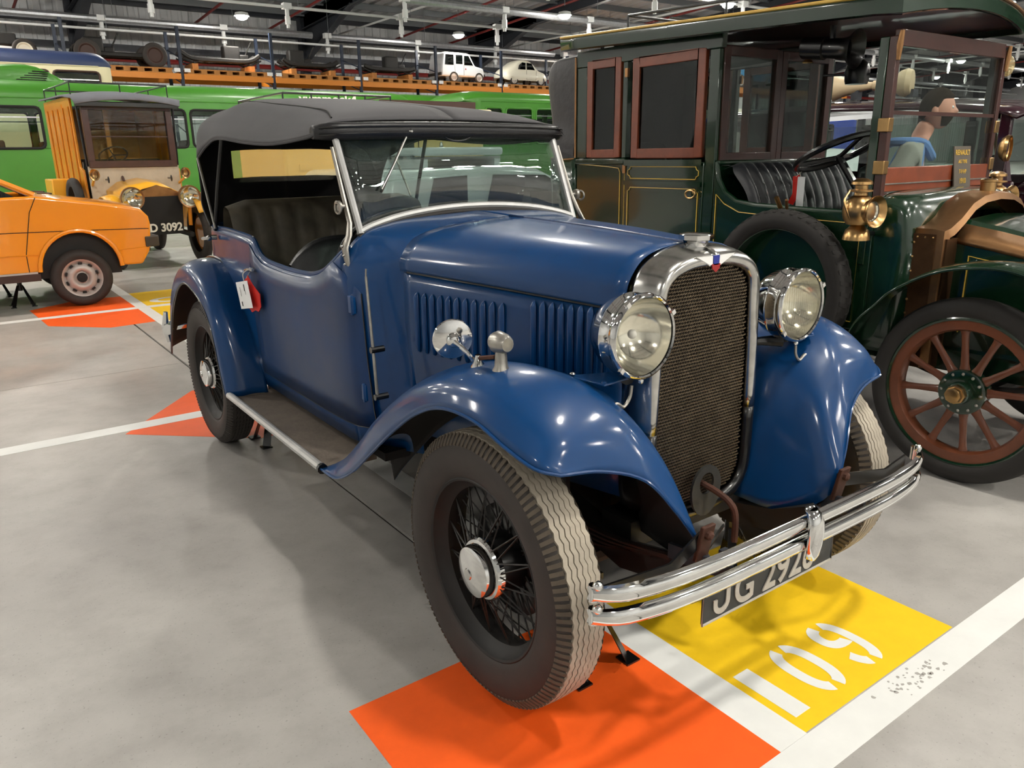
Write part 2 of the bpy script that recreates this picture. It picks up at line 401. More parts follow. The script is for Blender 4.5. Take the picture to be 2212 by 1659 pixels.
# high bay lamps
lamp0 = None; LZ = 7.2
def lamp(x, y, label):
    global lamp0
    z = LZ
    if lamp0 is None:
        t = thing('high_bay_lamp', label, 'lamp', (x, y, z), group='high bay lamps under the roof')
        MB().lathe([(.03, 0), (.03, .14), (.0, .26), (-.13, .31), (-.13, .295), (-.015, .25)], (0, 0, .13), (0, 0, 1), 20).ob('lamp_housing', 'white_plastic', t)
        MB().lathe([(-.17, 0), (-.165, .12), (-.12, .21), (0, .27)], (0, 0, .02), (0, 0, 1), 10).ob('diffuser', 'lamp_glow', t)
        MB().tube([(0, 0, .15), (0, 0, 1)], .015, 6).ob('suspension_rod', 'steel_grey', t)
        lamp0 = t
    else: t = duptree(lamp0, (x, y, z), None, label)
    for ch in t.children:
        if ch.name.startswith('suspension'): ch.location.z = 0; ch.scale.z = (roofz(y)-z-.02)
    return t
LX = {34.1: [-11, -.4, 10.2, 21, 31.2, 42, 52.5, 68.5, 84.5], 26.9: [-6, 4.6, 21.9, 32.4, 43, 57.4, 70], 21.4: [-11, -.8, 8.8, 26, 46], 15: [-11.5, -4.5, 6.5, 19, 35.9, 52], 8.4: [-10, -4.2, 5.2, 15.5, 30, 46], 3.2: [8.2, 19], -2.1: [1.05, 13.8, 22], -3.7: [4.7, -9.5], -7.2: [.6, 8.6, 16], -12.5: [-6, 1, 8, 15]}
nth = ['first', 'second', 'third', 'fourth', 'fifth', 'sixth', 'seventh', 'eighth', 'ninth']
rown = {34.1: 'row nearest the far wall', 26.9: 'row behind the green coaches', 21.4: 'row above the green coaches', 15: 'row above the yellow van', 8.4: 'row above the orange hatchback', 3.2: 'row above the folded hood', -2.1: 'row over the front bumper', -3.7: 'row just behind the camera', -7.2: 'second row behind the camera', -12.5: 'row by the front wall'}
for y, xl in LX.items():
    for i, x in enumerate(xl): lamp(x, y, '%s high bay lamp from the left in the %s' % (nth[i], rown[y]))
# ================================================================ BLUE TOURER
car = thing('vintage_tourer', 'dark blue vintage open tourer with black folding hood and chrome twin bar bumper', 'car', (0, 0, 0))
def P3(l, s=-1): return [V(s*a[0], a[1], a[2]) for a in l]
def interp(tab, x):
    if x <= tab[0][0]: return tab[0][1]
    for (a, p), (b, q) in zip(tab, tab[1:]):
        if x <= b:
            t = (x-a)/(b-a); t = t*t*(3-2*t) if False else t
            return p+(q-p)*t
    return tab[-1][1]

mat('guide_grey', (66, 66, 64), .5, metal=.4, noise=(20, .3))
# ---- wheels (axis +x = outward)
R0 = .369
def make_wheel():
    rim = MB().lathe([(.048,.249),(.055,.249),(.058,.244),(.055,.238),(.036,.231),(.02,.214),(-.02,.214),(-.036,.231),(-.055,.238),(-.058,.244),(-.055,.249),(-.048,.249)], n=64)
    wheel = rim.ob('wheel', 'black_dirty', None)
    t = MB().lathe([(.046,.240),(.056,.246),(.064,.262),(.071,.290),(.0725,.312),(.068,.336),(.061,.350),(.050,.3605),(.0,.3625),(-.050,.3605),(-.061,.350),(-.068,.336),(-.0725,.312),(-.071,.290),(-.064,.262),(-.056,.246),(-.046,.240)], n=96)
    t.ob('tyre', 'tyre_side', wheel, ang=60)
    tr = MB(); N = 150
    for k in range(6):
        c = (k-2.5)*.0157
        g = []
        for j in range(N):
            a = 2*PI*j/N; z = .0024*(1 if j % 2 else -1); row_ = []
            for da, r in ((-.0070, .3605), (-.0066, R0-.0004-.0009*abs(k-2.5)), (.0066, R0-.0004-.0009*abs(k-2.5)), (.0070, .3605)):
                row_.append(V(c+da+z, math.sin(a)*r, math.cos(a)*r))
            g.append(row_)
        tr.grid(g, cu=True)
    tr.ob('tread', 'tread_dust', wheel, ang=25)
    lg = MB(); N = 120
    for s in (-1, 1):
        for j in range(N):
            a0 = 2*PI*j/N; a1 = a0+2*PI/N*.56; vs = []
            for (a, x, r) in ((a0, .0485, .3595), (a1, .0485, .3595), (a1+.005, .0695, .3345), (a0+.005, .0695, .3345), (a0, .050, .3660), (a1, .050, .3660), (a1+.005, .0708, .3372), (a0+.005, .0708, .3372)):
                vs.append((s*x, math.sin(a)*r, math.cos(a)*r))
            lg.add(vs, [(4,5,6,7),(0,1,5,4),(1,2,6,5),(2,3,7,6),(3,0,4,7)])
    o = lg.ob('shoulder_lugs', 'tread_mid', wheel, ang=25); o['kind'] = 'stuff'
    sp = MB(); n = 15
    for j in range(n):
        for (ar, rr, ra, off) in ((.055, .052, .012, .32), (.052, .056, .012, -.32), (-.035, .075, -.012, .25), (-.035, .075, -.012, -.25)):
            a = 2*PI*j/n+(0 if off > 0 else PI/n); b = a+off
            sp.tube([(ar, math.sin(a)*rr, math.cos(a)*rr), (ra, math.sin(b)*.215, math.cos(b)*.215)], .0026, 4, caps=False)
    o = sp.ob('wire_spokes', 'wire_dark', wheel); o['kind'] = 'stuff'
    MB().lathe([(-.10,.0),(-.10,.15),(-.04,.155),(-.036,.14),(-.036,.085),(.03,.068),(.04,.06)], n=40).ob('brake_drum', 'black_enamel', wheel)
    MB().lathe([(.022,.070),(.03,.084),(.045,.086),(.052,.080),(.054,.072),(.068,.071),(.078,.067),(.081,.061),(.083,.054),(.088,.039),(.091,.019),(.092,0)], n=48).ob('hub_cap', 'chrome', wheel)
    MB().lathe([(.091,.016),(.0945,.014),(.0945,.0)], n=20).ob('hub_emblem', 'chrome_worn', wheel)
    return wheel
T, WB, ZF, ZR = .612, 2.504, .389, .375
w0 = make_wheel()
def place_wheel(first, x, y, z, flip):
    o = w0 if first else dup(w0, car)
    if not first:
        for ch in list(w0.children): dup(ch, o)
    o.parent = car; o.location = (x, y, z); o.rotation_euler = (0, 0, PI if flip else 0); return o
place_wheel(True, -T, 0, ZF, True); place_wheel(False, T, 0, ZF, False)
for q in (place_wheel(False, -T, WB, ZR, True), place_wheel(False, T, WB, ZR, False)):
    for ch in q.children:
        if ch.name.startswith('tread'):
            ch.data = ch.data.copy(); ch.data.materials[0] = MATS['tyre_side']
        if ch.name.startswith('shoulder'):
            ch.data = ch.data.copy(); ch.data.materials[0] = MATS['tyre_side']

# ---- front wings
fl = [(.718,.93,.378),(.722,.79,.392),(.725,.64,.465),(.727,.485,.577),(.727,.337,.687),(.727,.19,.78),(.725,.06,.828),(.716,-.07,.828),(.705,-.18,.792),(.685,-.262,.763),(.644,-.300,.750)]
fc = [(.61,.93,.390),(.62,.83,.465),(.62,.70,.57),(.62,.55,.685),(.615,.40,.785),(.60,.24,.862),(.58,.09,.908),(.55,-.05,.922),(.51,-.17,.905),(.46,-.268,.83),(.423,-.345,.693)]
fi = [(.50,.93,.390),(.50,.86,.46),(.49,.74,.57),(.48,.60,.69),(.47,.45,.78),(.45,.27,.85),(.43,.10,.875),(.40,-.05,.87),(.36,-.165,.83),(.318,-.30,.70),(.287,-.405,.505)]
fo = []; fm = []
for i, (a, b, c) in enumerate(zip(fl, fc, fi)):
    k = min(1, i/3)
    if i == 10: fo.append((.529,-.313,.734)); fm.append((.352,-.382,.603)); continue
    fo.append(((a[0]+b[0])/2+.032*k, (a[1]+b[1])/2-.004, (a[2]+b[2])/2+.018*k)); fm.append(((b[0]+c[0])/2, (b[1]+c[1])/2-.004*k, (b[2]+c[2])/2+.012*k))
for s, nm in ((-1, 'front_wing'), (1, 'front_wing')):
    ap = {}
    for i in range(6):
        a = fi[i]; ap[i] = [(a[0]-.03, a[1], a[2]-.008), (a[0]-.055, a[1], a[2]-.05), (a[0]-.065, a[1], a[2]-.13)]
    ap[6] = [(.375,.10,.85), (.345,.10,.80), (.335,.10,.72)]
    ap[7] = [(.34,-.05,.84), (.295,-.05,.78), (.27,-.05,.70)]
    ap[8] = [(.305,-.145,.78), (.265,-.12,.70), (.235,-.09,.62)]
    ap[9] = [(.275,-.25,.62), (.24,-.19,.54), (.212,-.11,.50)]
    ap[10] = [(.245,-.345,.43), (.215,-.25,.40), (.20,-.12,.405)]
    rows = [P3([fl[i], fo[i], fc[i], fm[i], fi[i]]+ap[i], s) for i in range(11)]
    MB().patch(rows, 5, 4).ob(nm, 'blue_paint', car, ang=80, solid=.004, soff=0, smat='underside')
    edge = cr(P3(fl, s), 5)+cr(P3([fl[10], fo[10], fc[10], fm[10], fi[10]], s), 5)[1:]
    MB().tube(edge, .0045, 6).ob('wing_beading', 'blue_paint', car)
# ---- rear wings
rl = [(.725,2.02,.384),(.725,2.06,.485),(.727,2.11,.67),(.728,2.20,.77),(.729,2.35,.826),(.729,2.505,.842),(.728,2.67,.785),(.727,2.835,.66),(.726,2.95,.50),(.725,3.02,.386)]
rc = [(.67,1.965,.382),(.67,2.0,.53),(.67,2.07,.72),(.67,2.175,.835),(.67,2.33,.91),(.67,2.5,.938),(.67,2.70,.905),(.67,2.90,.775),(.67,3.02,.58),(.67,3.10,.42)]
ri = [(.55,1.945,.382),(.55,1.99,.53),(.55,2.085,.71),(.555,2.2,.845),(.56,2.33,.92),(.56,2.48,.947),(.56,2.7,.925),(.55,2.92,.80),(.55,3.05,.60),(.55,3.13,.44)]
for s in (-1, 1):
    rows = [P3([a, ((a[0]+b[0])/2+.018, (a[1]+b[1])/2, (a[2]+b[2])/2+.02*(1 if 1 < i < 8 else .3)), b, ((b[0]+c[0])/2, (b[1]+c[1])/2, (b[2]+c[2])/2+.006), c], s) for i, (a, b, c) in enumerate(zip(rl, rc, ri))]
    MB().patch(rows, 5, 5).ob('rear_wing', 'blue_paint', car, ang=70, solid=.004, smat='underside')
    MB().tube(cr(P3(rl, s), 5), .005, 6).ob('wing_beading', 'black_enamel', car)
    MB().tube(cr(P3([(a, b, c+.006) for a, b, c in ri[2:8]], s), 5), .006, 6).ob('wing_piping', 'black_enamel', car)
# ---- running boards
for s in (-1, 1):
    MB().b2((s*.50, .93, .36), (s*.705, 2.0, .383)).ob('running_board', 'mat_brown', car, bevel=.003)
    tb = MB().tube(P3([(.712, .935, .378), (.712, 2.0, .386)], s), .0165, 10); tb.ob('running_board_trim', 'silver_paint', car)
    MB().tube(P3([(.712, .925, .377), (.712, .94, .378)], s), .019, 10).ob('trim_end_cap', 'black_enamel', car)

# ---- bonnet: sections front to rear
BF = [(0,1.186),(.10,1.182),(.175,1.158),(.222,1.105),(.236,1.035),(.238,.92),(.238,.75),(.235,.5)]
BR = [(0,1.215),(.195,1.203),(.315,1.188),(.395,1.160),(.437,1.112),(.445,1.062),(.440,.775),(.42,.5)]
def bsec(t, cut=(0, 8)):
    f = BF; r = BR; out = []
    for (a, b), (c, d) in zip(f[cut[0]:cut[1]], r[cut[0]:cut[1]]):
        bul = .010*math.sin(PI*t)
        out.append((a+(c-a)*t+bul, -.066+(.775+.066)*t, b+(d-b)*t+bul*.5))
    return out
BF[5] = (.237, 1.03); BR[5] = (.445, 1.064)
BF[4] = (.232, 1.06); BR[4] = (.440, 1.105)
for s in (-1, 1):
    MB().patch([P3(bsec(k/6, (0, 6)), s) for k in range(7)], 3, 4).ob('bonnet_top', 'blue_paint', car, ang=60, solid=.003, smat='underside')
    rows = []
    for k in range(7):
        t = k/6; q = bsec(t); y = q[5][1]
        rows.append(P3([(q[5][0]-.004, y, q[5][2]-.004), (q[5][0], y, .9), (q[6][0], y, .75), (q[7][0], y, .5)], s))
    MB().patch(rows, 3, 3).ob('bonnet_side', 'blue_paint', car, ang=60, solid=.003, smat='underside')
    hl = [P3([bsec(t/12.6+.005)[5]], s)[0] for t in range(13)]
    MB().tube([p+V(s*.001, 0, -.002) for p in hl], .0035, 6).ob('bonnet_hinge', 'black_enamel', car)
MB().tube([(0, -.06, 1.188), (0, .36, 1.207), (0, .77, 1.217)], .005, 8).ob('bonnet_centre_hinge', 'blue_dull', car)
def bside(y): t = (y+.066)/.841; q = bsec(t); return q[5][0]+.0015
def slope(y): return -(bside(y+.01)-bside(y-.01))/.02
lv = None
for ys, zt, zb in (([.695-.0365*i for i in range(11)], 1.0, .80), ([.215-.031*i for i in range(9)], 1.018, .815)):
    for y in ys:
        wd = bside(y)
        zt2 = zt+(.7-y)*.02; ln = zt2-zb
        g = []
        for k, (h, sc_) in enumerate(((1, .02), (.97, .6), (.92, 1), (.5, 1), (.12, 1), (.02, .5), (0, .02))):
            g.append([V(-(.014*sc_*math.sin(a)), .0098*math.cos(a)*max(sc_, .4), zb+ln*h) for a in [PI*q/6 for q in range(7)]])
        o = MB().grid(g).ob('louvre', 'blue_paint', car, ang=80); o.location = (-wd, y, 0); o.rotation_euler.z = math.atan(-slope(y))*-1
# ---- scuttle and body tub
ws_y = .985
def side_w(y, z):
    b = interp([(.775,.448),(.82,.475),(.86,.502),(.90,.528),(.95,.552),(1.0,.564),(1.1,.570),(1.3,.575),(2.1,.575),(2.4,.566),(2.6,.55)], y)
    return b*interp([(.40,.955),(.55,.985),(.75,1.0),(.95,1.0),(1.05,.992),(1.12,.975),(1.2,.94)], z)
SC = [(0,1.224),(.277,1.211),(.40,1.194),(.475,1.170),(.525,1.128)]
for s in (-1, 1):
    rows = [P3([(q_[0]-.007, .735, q_[2]-.007) for q_ in bsec(.955)[:5]]+[(side_w(.775, z)-.02, .735, z) for z in (1.05, .9, .75, .6, .42)], s)]
    for k in range(7):
        t = k/6; y = .78+(ws_y-.78)*t; r = []
        for (a, b), (c, d) in zip(BR[:5], SC): r.append((a+(c-a)*t, y, b+(d-b)*t))
        for z in (1.05, .9, .75, .6, .42):
            r.append((side_w(y, z), y, z))
        rows.append(P3(r, s))
    MB().patch(rows, 2, 4).ob('scuttle', 'blue_paint', car, ang=60, solid=.004, smat='hood_inner')
rail = [(.985,1.128),(1.03,1.10),(1.085,1.066),(1.167,1.028),(1.264,1.008),(1.40,1.002),(1.55,1.002),(1.72,1.008),(1.80,1.02),(1.856,1.045),(1.905,1.078),(1.966,1.092),(2.1,1.098),(2.314,1.102)]
plan = [(2.45,.563,1.10),(2.60,.548,1.098),(2.74,.50,1.095),(2.85,.40,1.09),(2.905,.25,1.088),(2.92,0,1.088)]
for s in (-1, 1):
    rows = []; top = []
    for y, zr in rail:
        zs = [.42, .6, .75, .9, zr-.06, zr-.015, zr]
        rows.append(P3([(side_w(y, z), y, z) for z in zs[:-1]]+[(side_w(y, zr)-.012, y, zr)], s)); top.append(rows[-1][-1]+V(-s*.004, 0, 0))
    for y, wd, zr in plan:
        zs = [.42, .6, .75, .9, zr-.06, zr-.015, zr]; f = wd/.575
        rows.append(P3([(side_w(2.1, z)*f, y-(.0 if z > .7 else (.7-z)*.12), z) for z in zs[:-1]]+[(side_w(2.1, zr)*f-.012*f, y-.004, zr)], s)); top.append(rows[-1][-1])
    MB().patch(rows, 2, 3).ob('body_side', 'blue_paint', car, ang=60, solid=.02, soff=-1 if s < 0 else -1, smat='hood_inner')
    MB().tube(cr(top, 3), .011, 8).ob('body_rail', 'blue_paint', car)
    # door skin a few millimetres proud of the tub
    dr = []
    for k in range(15):
        y = .90+(1.92-.90)*k/14; zr = interp([(.9, .98), (.94, 1.01), (.985, 1.06)]+[(a, b-.014) for a, b in rail[1:]], y)
        zb_ = .49 if k else .50
        dr.append(P3([(side_w(y, zb_+(zr-zb_)*j/7)+.0045, y-(.035*(1-j/7) if k == 0 else 0), zb_+(zr-zb_)*j/7) for j in range(8)], s))
    d = MB().grid(dr).ob('door', 'blue_dull', car, ang=60, solid=.004)
    ln = [r[0] for r in dr]; fr = dr[0]
    MB().tube(list(reversed(fr))+ln, .0028, 5).ob('door_gap', 'black_enamel', d)
    for zz, yy in ((.94, .935), (.63, .915)):
        h = MB().box((s*(side_w(yy, zz)+.008), yy, zz), (.012, .042, .06)); h.tube([(s*(side_w(yy, zz)+.013), yy-.012, zz-.034), (s*(side_w(yy, zz)+.013), yy-.012, zz+.034)], .007, 8)
        h.ob('door_hinge', 'blue_paint', d, bevel=.003)
    hd = MB().tube([(s*.57, 1.86, .965), (s*.60, 1.86, .965)], .010, 8); hd.tube([(s*.60, 1.82, .967), (s*.603, 1.87, .965), (s*.60, 1.93, .955)], [.007, .009, .006], 8); hd.ob('door_handle', 'chrome_worn', d)
MB().b2((-.53, .8, .40), (.53, 2.75, .43)).ob('cabin_floor', 'hood_inner', car)
MB().b2((-.40, .79, .43), (.40, .81, 1.08)).ob('bulkhead', 'hood_inner', car)
# ---- windscreen
WB0, WT0 = V(0, .985, 0), V(0, 1.140, 1.53)
def wsp(x, z): t = (z-1.17)/(1.52-1.17); return V(x*(1+.02*t), .985+(1.145-.985)*t, z)
bot = [(-.478,1.178),(-.42,1.197),(-.3,1.222),(-.15,1.238),(0,1.243),(.15,1.238),(.3,1.222),(.42,1.197),(.478,1.178)]
fr = MB(); fr.tube(cr([wsp(x, z) for x, z in bot], 4), .0125, 8); fr.tube([wsp(-.478, 1.17), wsp(-.474, 1.52)], .0125, 8); fr.tube([wsp(.478, 1.17), wsp(.474, 1.52)], .0125, 8); fr.tube([wsp(-.474, 1.52), wsp(.474, 1.52)], .0125, 8)
wf = fr.ob('windscreen_frame', 'silver_paint', car)
gl = [[wsp(x, z), wsp(x*.99, 1.52)] for x, z in bot]
MB().grid(gl).ob('windscreen_glass', 'glass_screen', car, solid=.005)
gk = MB().tube(cr([wsp(x*1.02, z-.018) for x, z in bot], 4), .010, 8); gk.ob('windscreen_seal', 'black_rubber', car)
for s in (-1, 1):
    pts = [(.536,.955,1.045),(.545,.965,1.085),(.545,.975,1.13),(.522,.985,1.17),(.510,1.0,1.21),(.505,1.035,1.27),(.502,1.12,1.46)]
    g = []
    for p, ww, th in zip(P3(pts, s), (.003,.016,.020,.016,.012,.010,.008), (.004,.008,.010,.010,.009,.008,.006)):
        g.append([p+V(s*th*math.cos(a), ww*math.sin(a), 0) for a in [2*PI*k/10 for k in range(10)]])
    po = MB().grid(g, cv=True).ob('windscreen_pillar', 'nickel_dull', car)
    for zz, yy in ((1.075, .962), (1.105, .968), (1.135, .977)):
        MB().sph((s*.556, yy, zz), .005, 8, 6).ob('rivet', 'chrome_worn', po)
    kn = MB().lathe([(0, .008), (.02, .008), (.021, .02), (.034, .021), (.036, .014), (.036, 0)], (s*.505, 1.033, 1.263), (s, 0, 0), 16)
    kn.tube([V(s*.543, 1.033+.0, 1.263)+V(0, .022*math.cos(a)-.018, .018*math.sin(a)-.004) for a in [2*PI*k/16 for k in range(16)]], .004, 6, closed=True)
    kn.ob('pillar_thumbscrew', 'nickel_dull', po)
wp = MB(); a, b = wsp(-.20, 1.512)+V(0, -.03, 0), wsp(-.362, 1.315)+V(0, -.018, 0)
wp.tube([a, a.lerp(b, .62)+V(0, -.006, 0), b], [.0055, .004, .0035], 8); wp.tube([a.lerp(b, .28)+V(.004, .006, 0), b+V(.004, .008, -.01)], .003, 6); wp.lathe([(0, .010), (.02, .010), (.028, .004), (.028, 0)], a, (0, -1, 0), 12)
wp.ob('wiper_arm', 'chrome_worn', car)
MB().box(wsp(-.205, 1.505), (.05, .05, .035)).ob('wiper_motor', 'black_enamel', car, bevel=.006)
MB().tube([V(.0, 1.10, 1.50)+V(.06*math.cos(t), 0, .022*math.sin(t)) for t in [2*PI*k/20 for k in range(20)]], .004, 6, closed=True).ob('interior_mirror', 'black_enamel', car)
# ---- hood
def hsec(y, zc, prof):
    return [V(w_, y+dy, z) for w_, dy, z in prof]
H = [
 [(0,1.125,1.556),(.2,1.125,1.554),(.38,1.13,1.549),(.47,1.135,1.543),(.515,1.14,1.532),(.535,1.15,1.515)],
 [(0,1.27,1.603),(.2,1.27,1.60),(.38,1.26,1.582),(.475,1.24,1.553),(.525,1.22,1.525),(.553,1.21,1.496)],
 [(0,1.60,1.640),(.2,1.60,1.634),(.38,1.59,1.612),(.475,1.57,1.566),(.530,1.56,1.520),(.558,1.56,1.480)],
 [(0,1.92,1.672),(.2,1.92,1.666),(.38,1.91,1.642),(.475,1.90,1.592),(.530,1.89,1.538),(.558,1.88,1.491)],
 [(0,2.28,1.697),(.2,2.28,1.694),(.39,2.28,1.676),(.485,2.28,1.620),(.530,2.28,1.563),(.553,2.28,1.517)],
 [(0,2.50,1.688),(.2,2.50,1.684),(.39,2.50,1.664),(.48,2.50,1.615),(.525,2.50,1.555),(.548,2.50,1.487)],
 [(0,2.74,1.668),(.2,2.74,1.664),(.39,2.74,1.646),(.468,2.74,1.612),(.512,2.73,1.56),(.540,2.70,1.435)],
 [(0,2.87,1.62),(.2,2.87,1.615),(.37,2.865,1.595),(.45,2.85,1.56),(.495,2.82,1.50),(.525,2.76,1.36)],
 [(0,2.925,1.53),(.2,2.925,1.53),(.36,2.915,1.515),(.44,2.895,1.48),(.485,2.86,1.43),(.515,2.80,1.27)],
]
HR = [  # rear curtain below the window top
 [(0,2.925,1.53),(.2,2.925,1.53),(.36,2.915,1.515),(.44,2.895,1.48),(.485,2.86,1.43),(.515,2.80,1.27)],
 [(0,2.93,1.30),(.2,2.93,1.30),(.36,2.92,1.29),(.44,2.90,1.28),(.485,2.86,1.25),(.525,2.78,1.19)],
 [(0,2.925,1.09),(.2,2.925,1.09),(.33,2.90,1.09),(.42,2.84,1.09),(.49,2.75,1.09),(.545,2.60,1.10)],
]
hood = None
for s in (-1, 1):
    MB().patch([P3(r, s) for r in H], 4, 4).ob('hood_canopy', 'hood_cloth', car, ang=80, solid=.006, smat='hood_inner')
    # rear curtain with an opening for the window
    hr = [cr(P3(r, s), 5) for r in HR]; cols = [cr([r[j] for r in hr], 8) for j in range(len(hr[0]))]
    m = MB(); nu = len(cols[0]); nj = len(cols)
    m.v = [tuple(cols[j][i]) for i in range(nu) for j in range(nj)]
    for i in range(nu-1):
        for j in range(nj-1):
            p = cols[j][i].lerp(cols[j+1][i+1], .5)
            if abs(p.x) < .30 and 1.32 < p.z < 1.47: continue
            m.f.append((i*nj+j, (i+1)*nj+j, (i+1)*nj+j+1, i*nj+j+1)); m.mi.append(0)
    m.ob('rear_curtain', 'hood_cloth', car, ang=80, solid=.006, smat='hood_inner')
    seam = [H[4][2], H[3][2], H[2][2], (.41, 1.36, 1.588), (.46, 1.2, 1.556)]
    MB().tube(cr([p+V(0, 0, .004) for p in P3(seam, s)], 6), .0028, 5).ob('hood_seam', 'black_enamel', car)
    MB().tube(cr([p+V(-s*.002, 0, -.003) for p in P3([r[5] for r in H[:7]], s)], 5), .006, 6).ob('hood_edge', 'hood_cloth', car)
    MB().tube(P3([(.535, 2.27, 1.52), (.548, 2.40, 1.27), (.555, 2.48, 1.09)], s), .010, 8).ob('hood_stay', 'black_enamel', car)
    MB().tube(P3([(.55, 2.66, 1.43), (.565, 2.44, 1.10)], s), .006, 8).ob('hood_strut', 'nickel_dull', car)
    lt = MB().tube(P3([(.565, 2.43, 1.06), (.60, 2.44, 1.06)], s), .012, 8); lt.sph((s*.605, 2.42, 1.06), .014, 10, 8); lt.tube(P3([(.60, 2.43, 1.06), (.61, 2.52, 1.05)], s), .008, 8); lt.ob('hood_catch', 'chrome_worn', car)
MB().b2((-.33, 2.924, 1.30), (.33, 2.932, 1.49)).ob('rear_window', 'celluloid', car)
hb = MB()
g = []
for k in range(41):
    x = -.548+1.096*k/40; e = max(0, (abs(x)-.47)/.078); sc_ = 1-.25*e*e
    g.append([V(x, 1.112+abs(x)**3*.16+e*e*.03+(.030*math.cos(t)*(1.2 if math.cos(t) > 0 else .8))*sc_, 1.517-abs(x)**2.2*.03+.031*math.sin(t)*sc_) for t in [2*PI*q/14 for q in range(14)]])
hb.grid(g, cv=True); n_ = len(hb.v)
hb.f += [tuple(range(13, -1, -1)), tuple(n_-14+q for q in range(14))]; hb.mi += [0, 0]
hb.ob('hood_header', 'leather_black', car, ang=60)
for dz in (.012, -.012): MB().tube([V(x, 1.087+abs(x)**3*.16+max(0, (abs(x)-.47)/.078)**2*.03, 1.519+dz-abs(x)**2.2*.03) for x in [-.54+1.08*k/30 for k in range(31)]], .003, 5).ob('header_piping', 'black_enamel', car)
# ---- seats, steering wheel
rs_ = thing_parent = car
sb = MB(); rows = []
for k in range(61):
    x = -.52+1.04*k/60; ph = (k % 6)/6; bul = .018*abs(math.sin(PI*ph))
    rows.append([V(x, 2.30-bul, .70), V(x, 2.27-bul, .95), V(x, 2.32-bul, 1.17-.25*max(0, abs(x)-.42)), V(x, 2.37, 1.222-.25*max(0, abs(x)-.42)), V(x, 2.44, 1.20-.3*max(0, abs(x)-.42)), V(x, 2.5, .9)])
sb.patch(rows, 1, 4).ob('rear_seat_back', 'seat_brown', car, ang=80)
MB().b2((-.52, 1.8, .5), (.52, 2.3, .72)).ob('rear_seat_cushion', 'seat_brown', car, bevel=.05)
for cx in (-.27, .27):
    g = []
    for k in range(21):
        a = -1+2*k/20; x = cx+a*.235; zt = 1.10-.10*abs(a)**3
        g.append([V(x, 1.50+.05*a*a-.012*abs(math.sin(5*PI*a/2)), .66), V(x, 1.53+.05*a*a-.012*abs(math.sin(5*PI*a/2)), .9), V(x, 1.58+.03*a*a, zt-.03), V(x, 1.62, zt), V(x, 1.66, zt-.04), V(x, 1.66, .66)])
    MB().patch(g, 1, 4).ob('front_seat_back', 'leather_black', car, ang=80)
    MB().b2((cx-.23, 1.1, .5), (cx+.23, 1.55, .68)).ob('front_seat_cushion', 'leather_black', car, bevel=.04)
sm = MB(); cen = V(-.22, 1.30, 1.07); nx = V(0, -.78, -.62).normalized(); ux = V(1, 0, 0); vx = nx.cross(ux)
sm.tube([cen+(ux*math.cos(a)+vx*math.sin(a))*.205 for a in [2*PI*k/40 for k in range(40)]], .011, 8, closed=True)
for a in (.3, PI-.3, 1.5*PI): sm.tube([cen, cen+(ux*math.cos(a)+vx*math.sin(a))*.2], .008, 6)
sm.tube([cen-nx*.02, cen+nx*.5], .018, 8); sm.ob('steering_wheel', 'black_enamel', car)
MB().b2((-.45, .96, 1.03), (.45, .99, 1.15)).ob('dashboard', 'black_enamel', car)

# ---- radiator
GO = [(0,1.133),(.07,1.130),(.125,1.117),(.155,1.098),(.169,1.066),(.175,.98),(.181,.85),(.186,.70),(.187,.57),(.178,.505),(.15,.468),(.09,.45),(0,.442)]
def outl(d, lo=0, hi=13):
    pts = GO; out = []
    for i in range(lo, hi):
        a = Vector(pts[max(i-1, 0)]); b = Vector(pts[min(i+1, 12)]); t = (b-a).normalized(); n = Vector((-t.y, t.x))
        if i in (0, 12): n = Vector((0, 1 if i == 0 else -1))
        out.append((pts[i][0]+n.x*d if i not in (0, 12) else 0, pts[i][1]+n.y*d))
    return out
LOOPS = [(0,-.142),(.006,-.156),(.022,-.160),(.036,-.150),(.048,-.115),(.054,-.066)]
def shell(lo, hi, m, nm):
    for s in (-1, 1):
        rows = [[V(s*p[0], y, p[1]) for p in outl(d, lo, hi)] for d, y in LOOPS]
        MB().patch(rows, 3, 4).ob(nm, m, car, ang=70, solid=.002)
shell(0, 8, 'chrome_worn', 'radiator_shell'); shell(7, 13, 'black_enamel', 'radiator_lower_shell')
MB().prism([(p[0], -.06, p[1]) for p in outl(.05)]+[(-p[0], -.06, p[1]) for p in reversed(outl(.05)[1:12])], (0, .02, 0)).ob('radiator_core', 'black_enamel', car)
# woven grille: rows of zigzag brass strips
def gw(z):
    q = [(z_, x_) for x_, z_ in GO]; q = sorted(q); return interp(q, z)
gm_ = MB(); pz = .0148; px_ = .0105; r = 0; z = .446
while z < 1.132:
    wd = gw(z); n = int(wd/px_)
    xs_ = [-wd]+[k*px_/2 for k in range(-2*n, 2*n+1)]+[wd]
    if len(xs_) > 2:
        up_ = [V(x, -.135-.0022*(1 if (k+r) % 2 else -1), z+.0026*(1 if (k+r) % 2 else -1)) for k, x in enumerate(xs_)]
        gm_.grid([[p+V(0, .003, -.0016), p+V(0, -.0015, -.0016), p+V(0, -.0015, .0016), p+V(0, .003, .0016)] for p in up_])
    z += pz/2*1.25; r += 1
o = gm_.ob('radiator_grille', 'mesh_brass', car, ang=20, merge=0); o['kind'] = 'stuff'
bk = MB().prism([(p[0], -.125, p[1]) for p in outl(-.0)]+[(-p[0], -.125, p[1]) for p in reversed(outl(-.0)[1:12])], (0, .004, 0)); bk.ob('grille_backing', 'tread_dark', car)
cp = MB().lathe([(-.012,.030),(.0,.034),(.004,.047),(.016,.047),(.020,.040),(.022,0)], (0, -.09, 1.196), (0, 0, 1), 8); cp.lathe([(-.03,.028),(-.004,.03)], (0, -.09, 1.196), (0, 0, 1), 24)
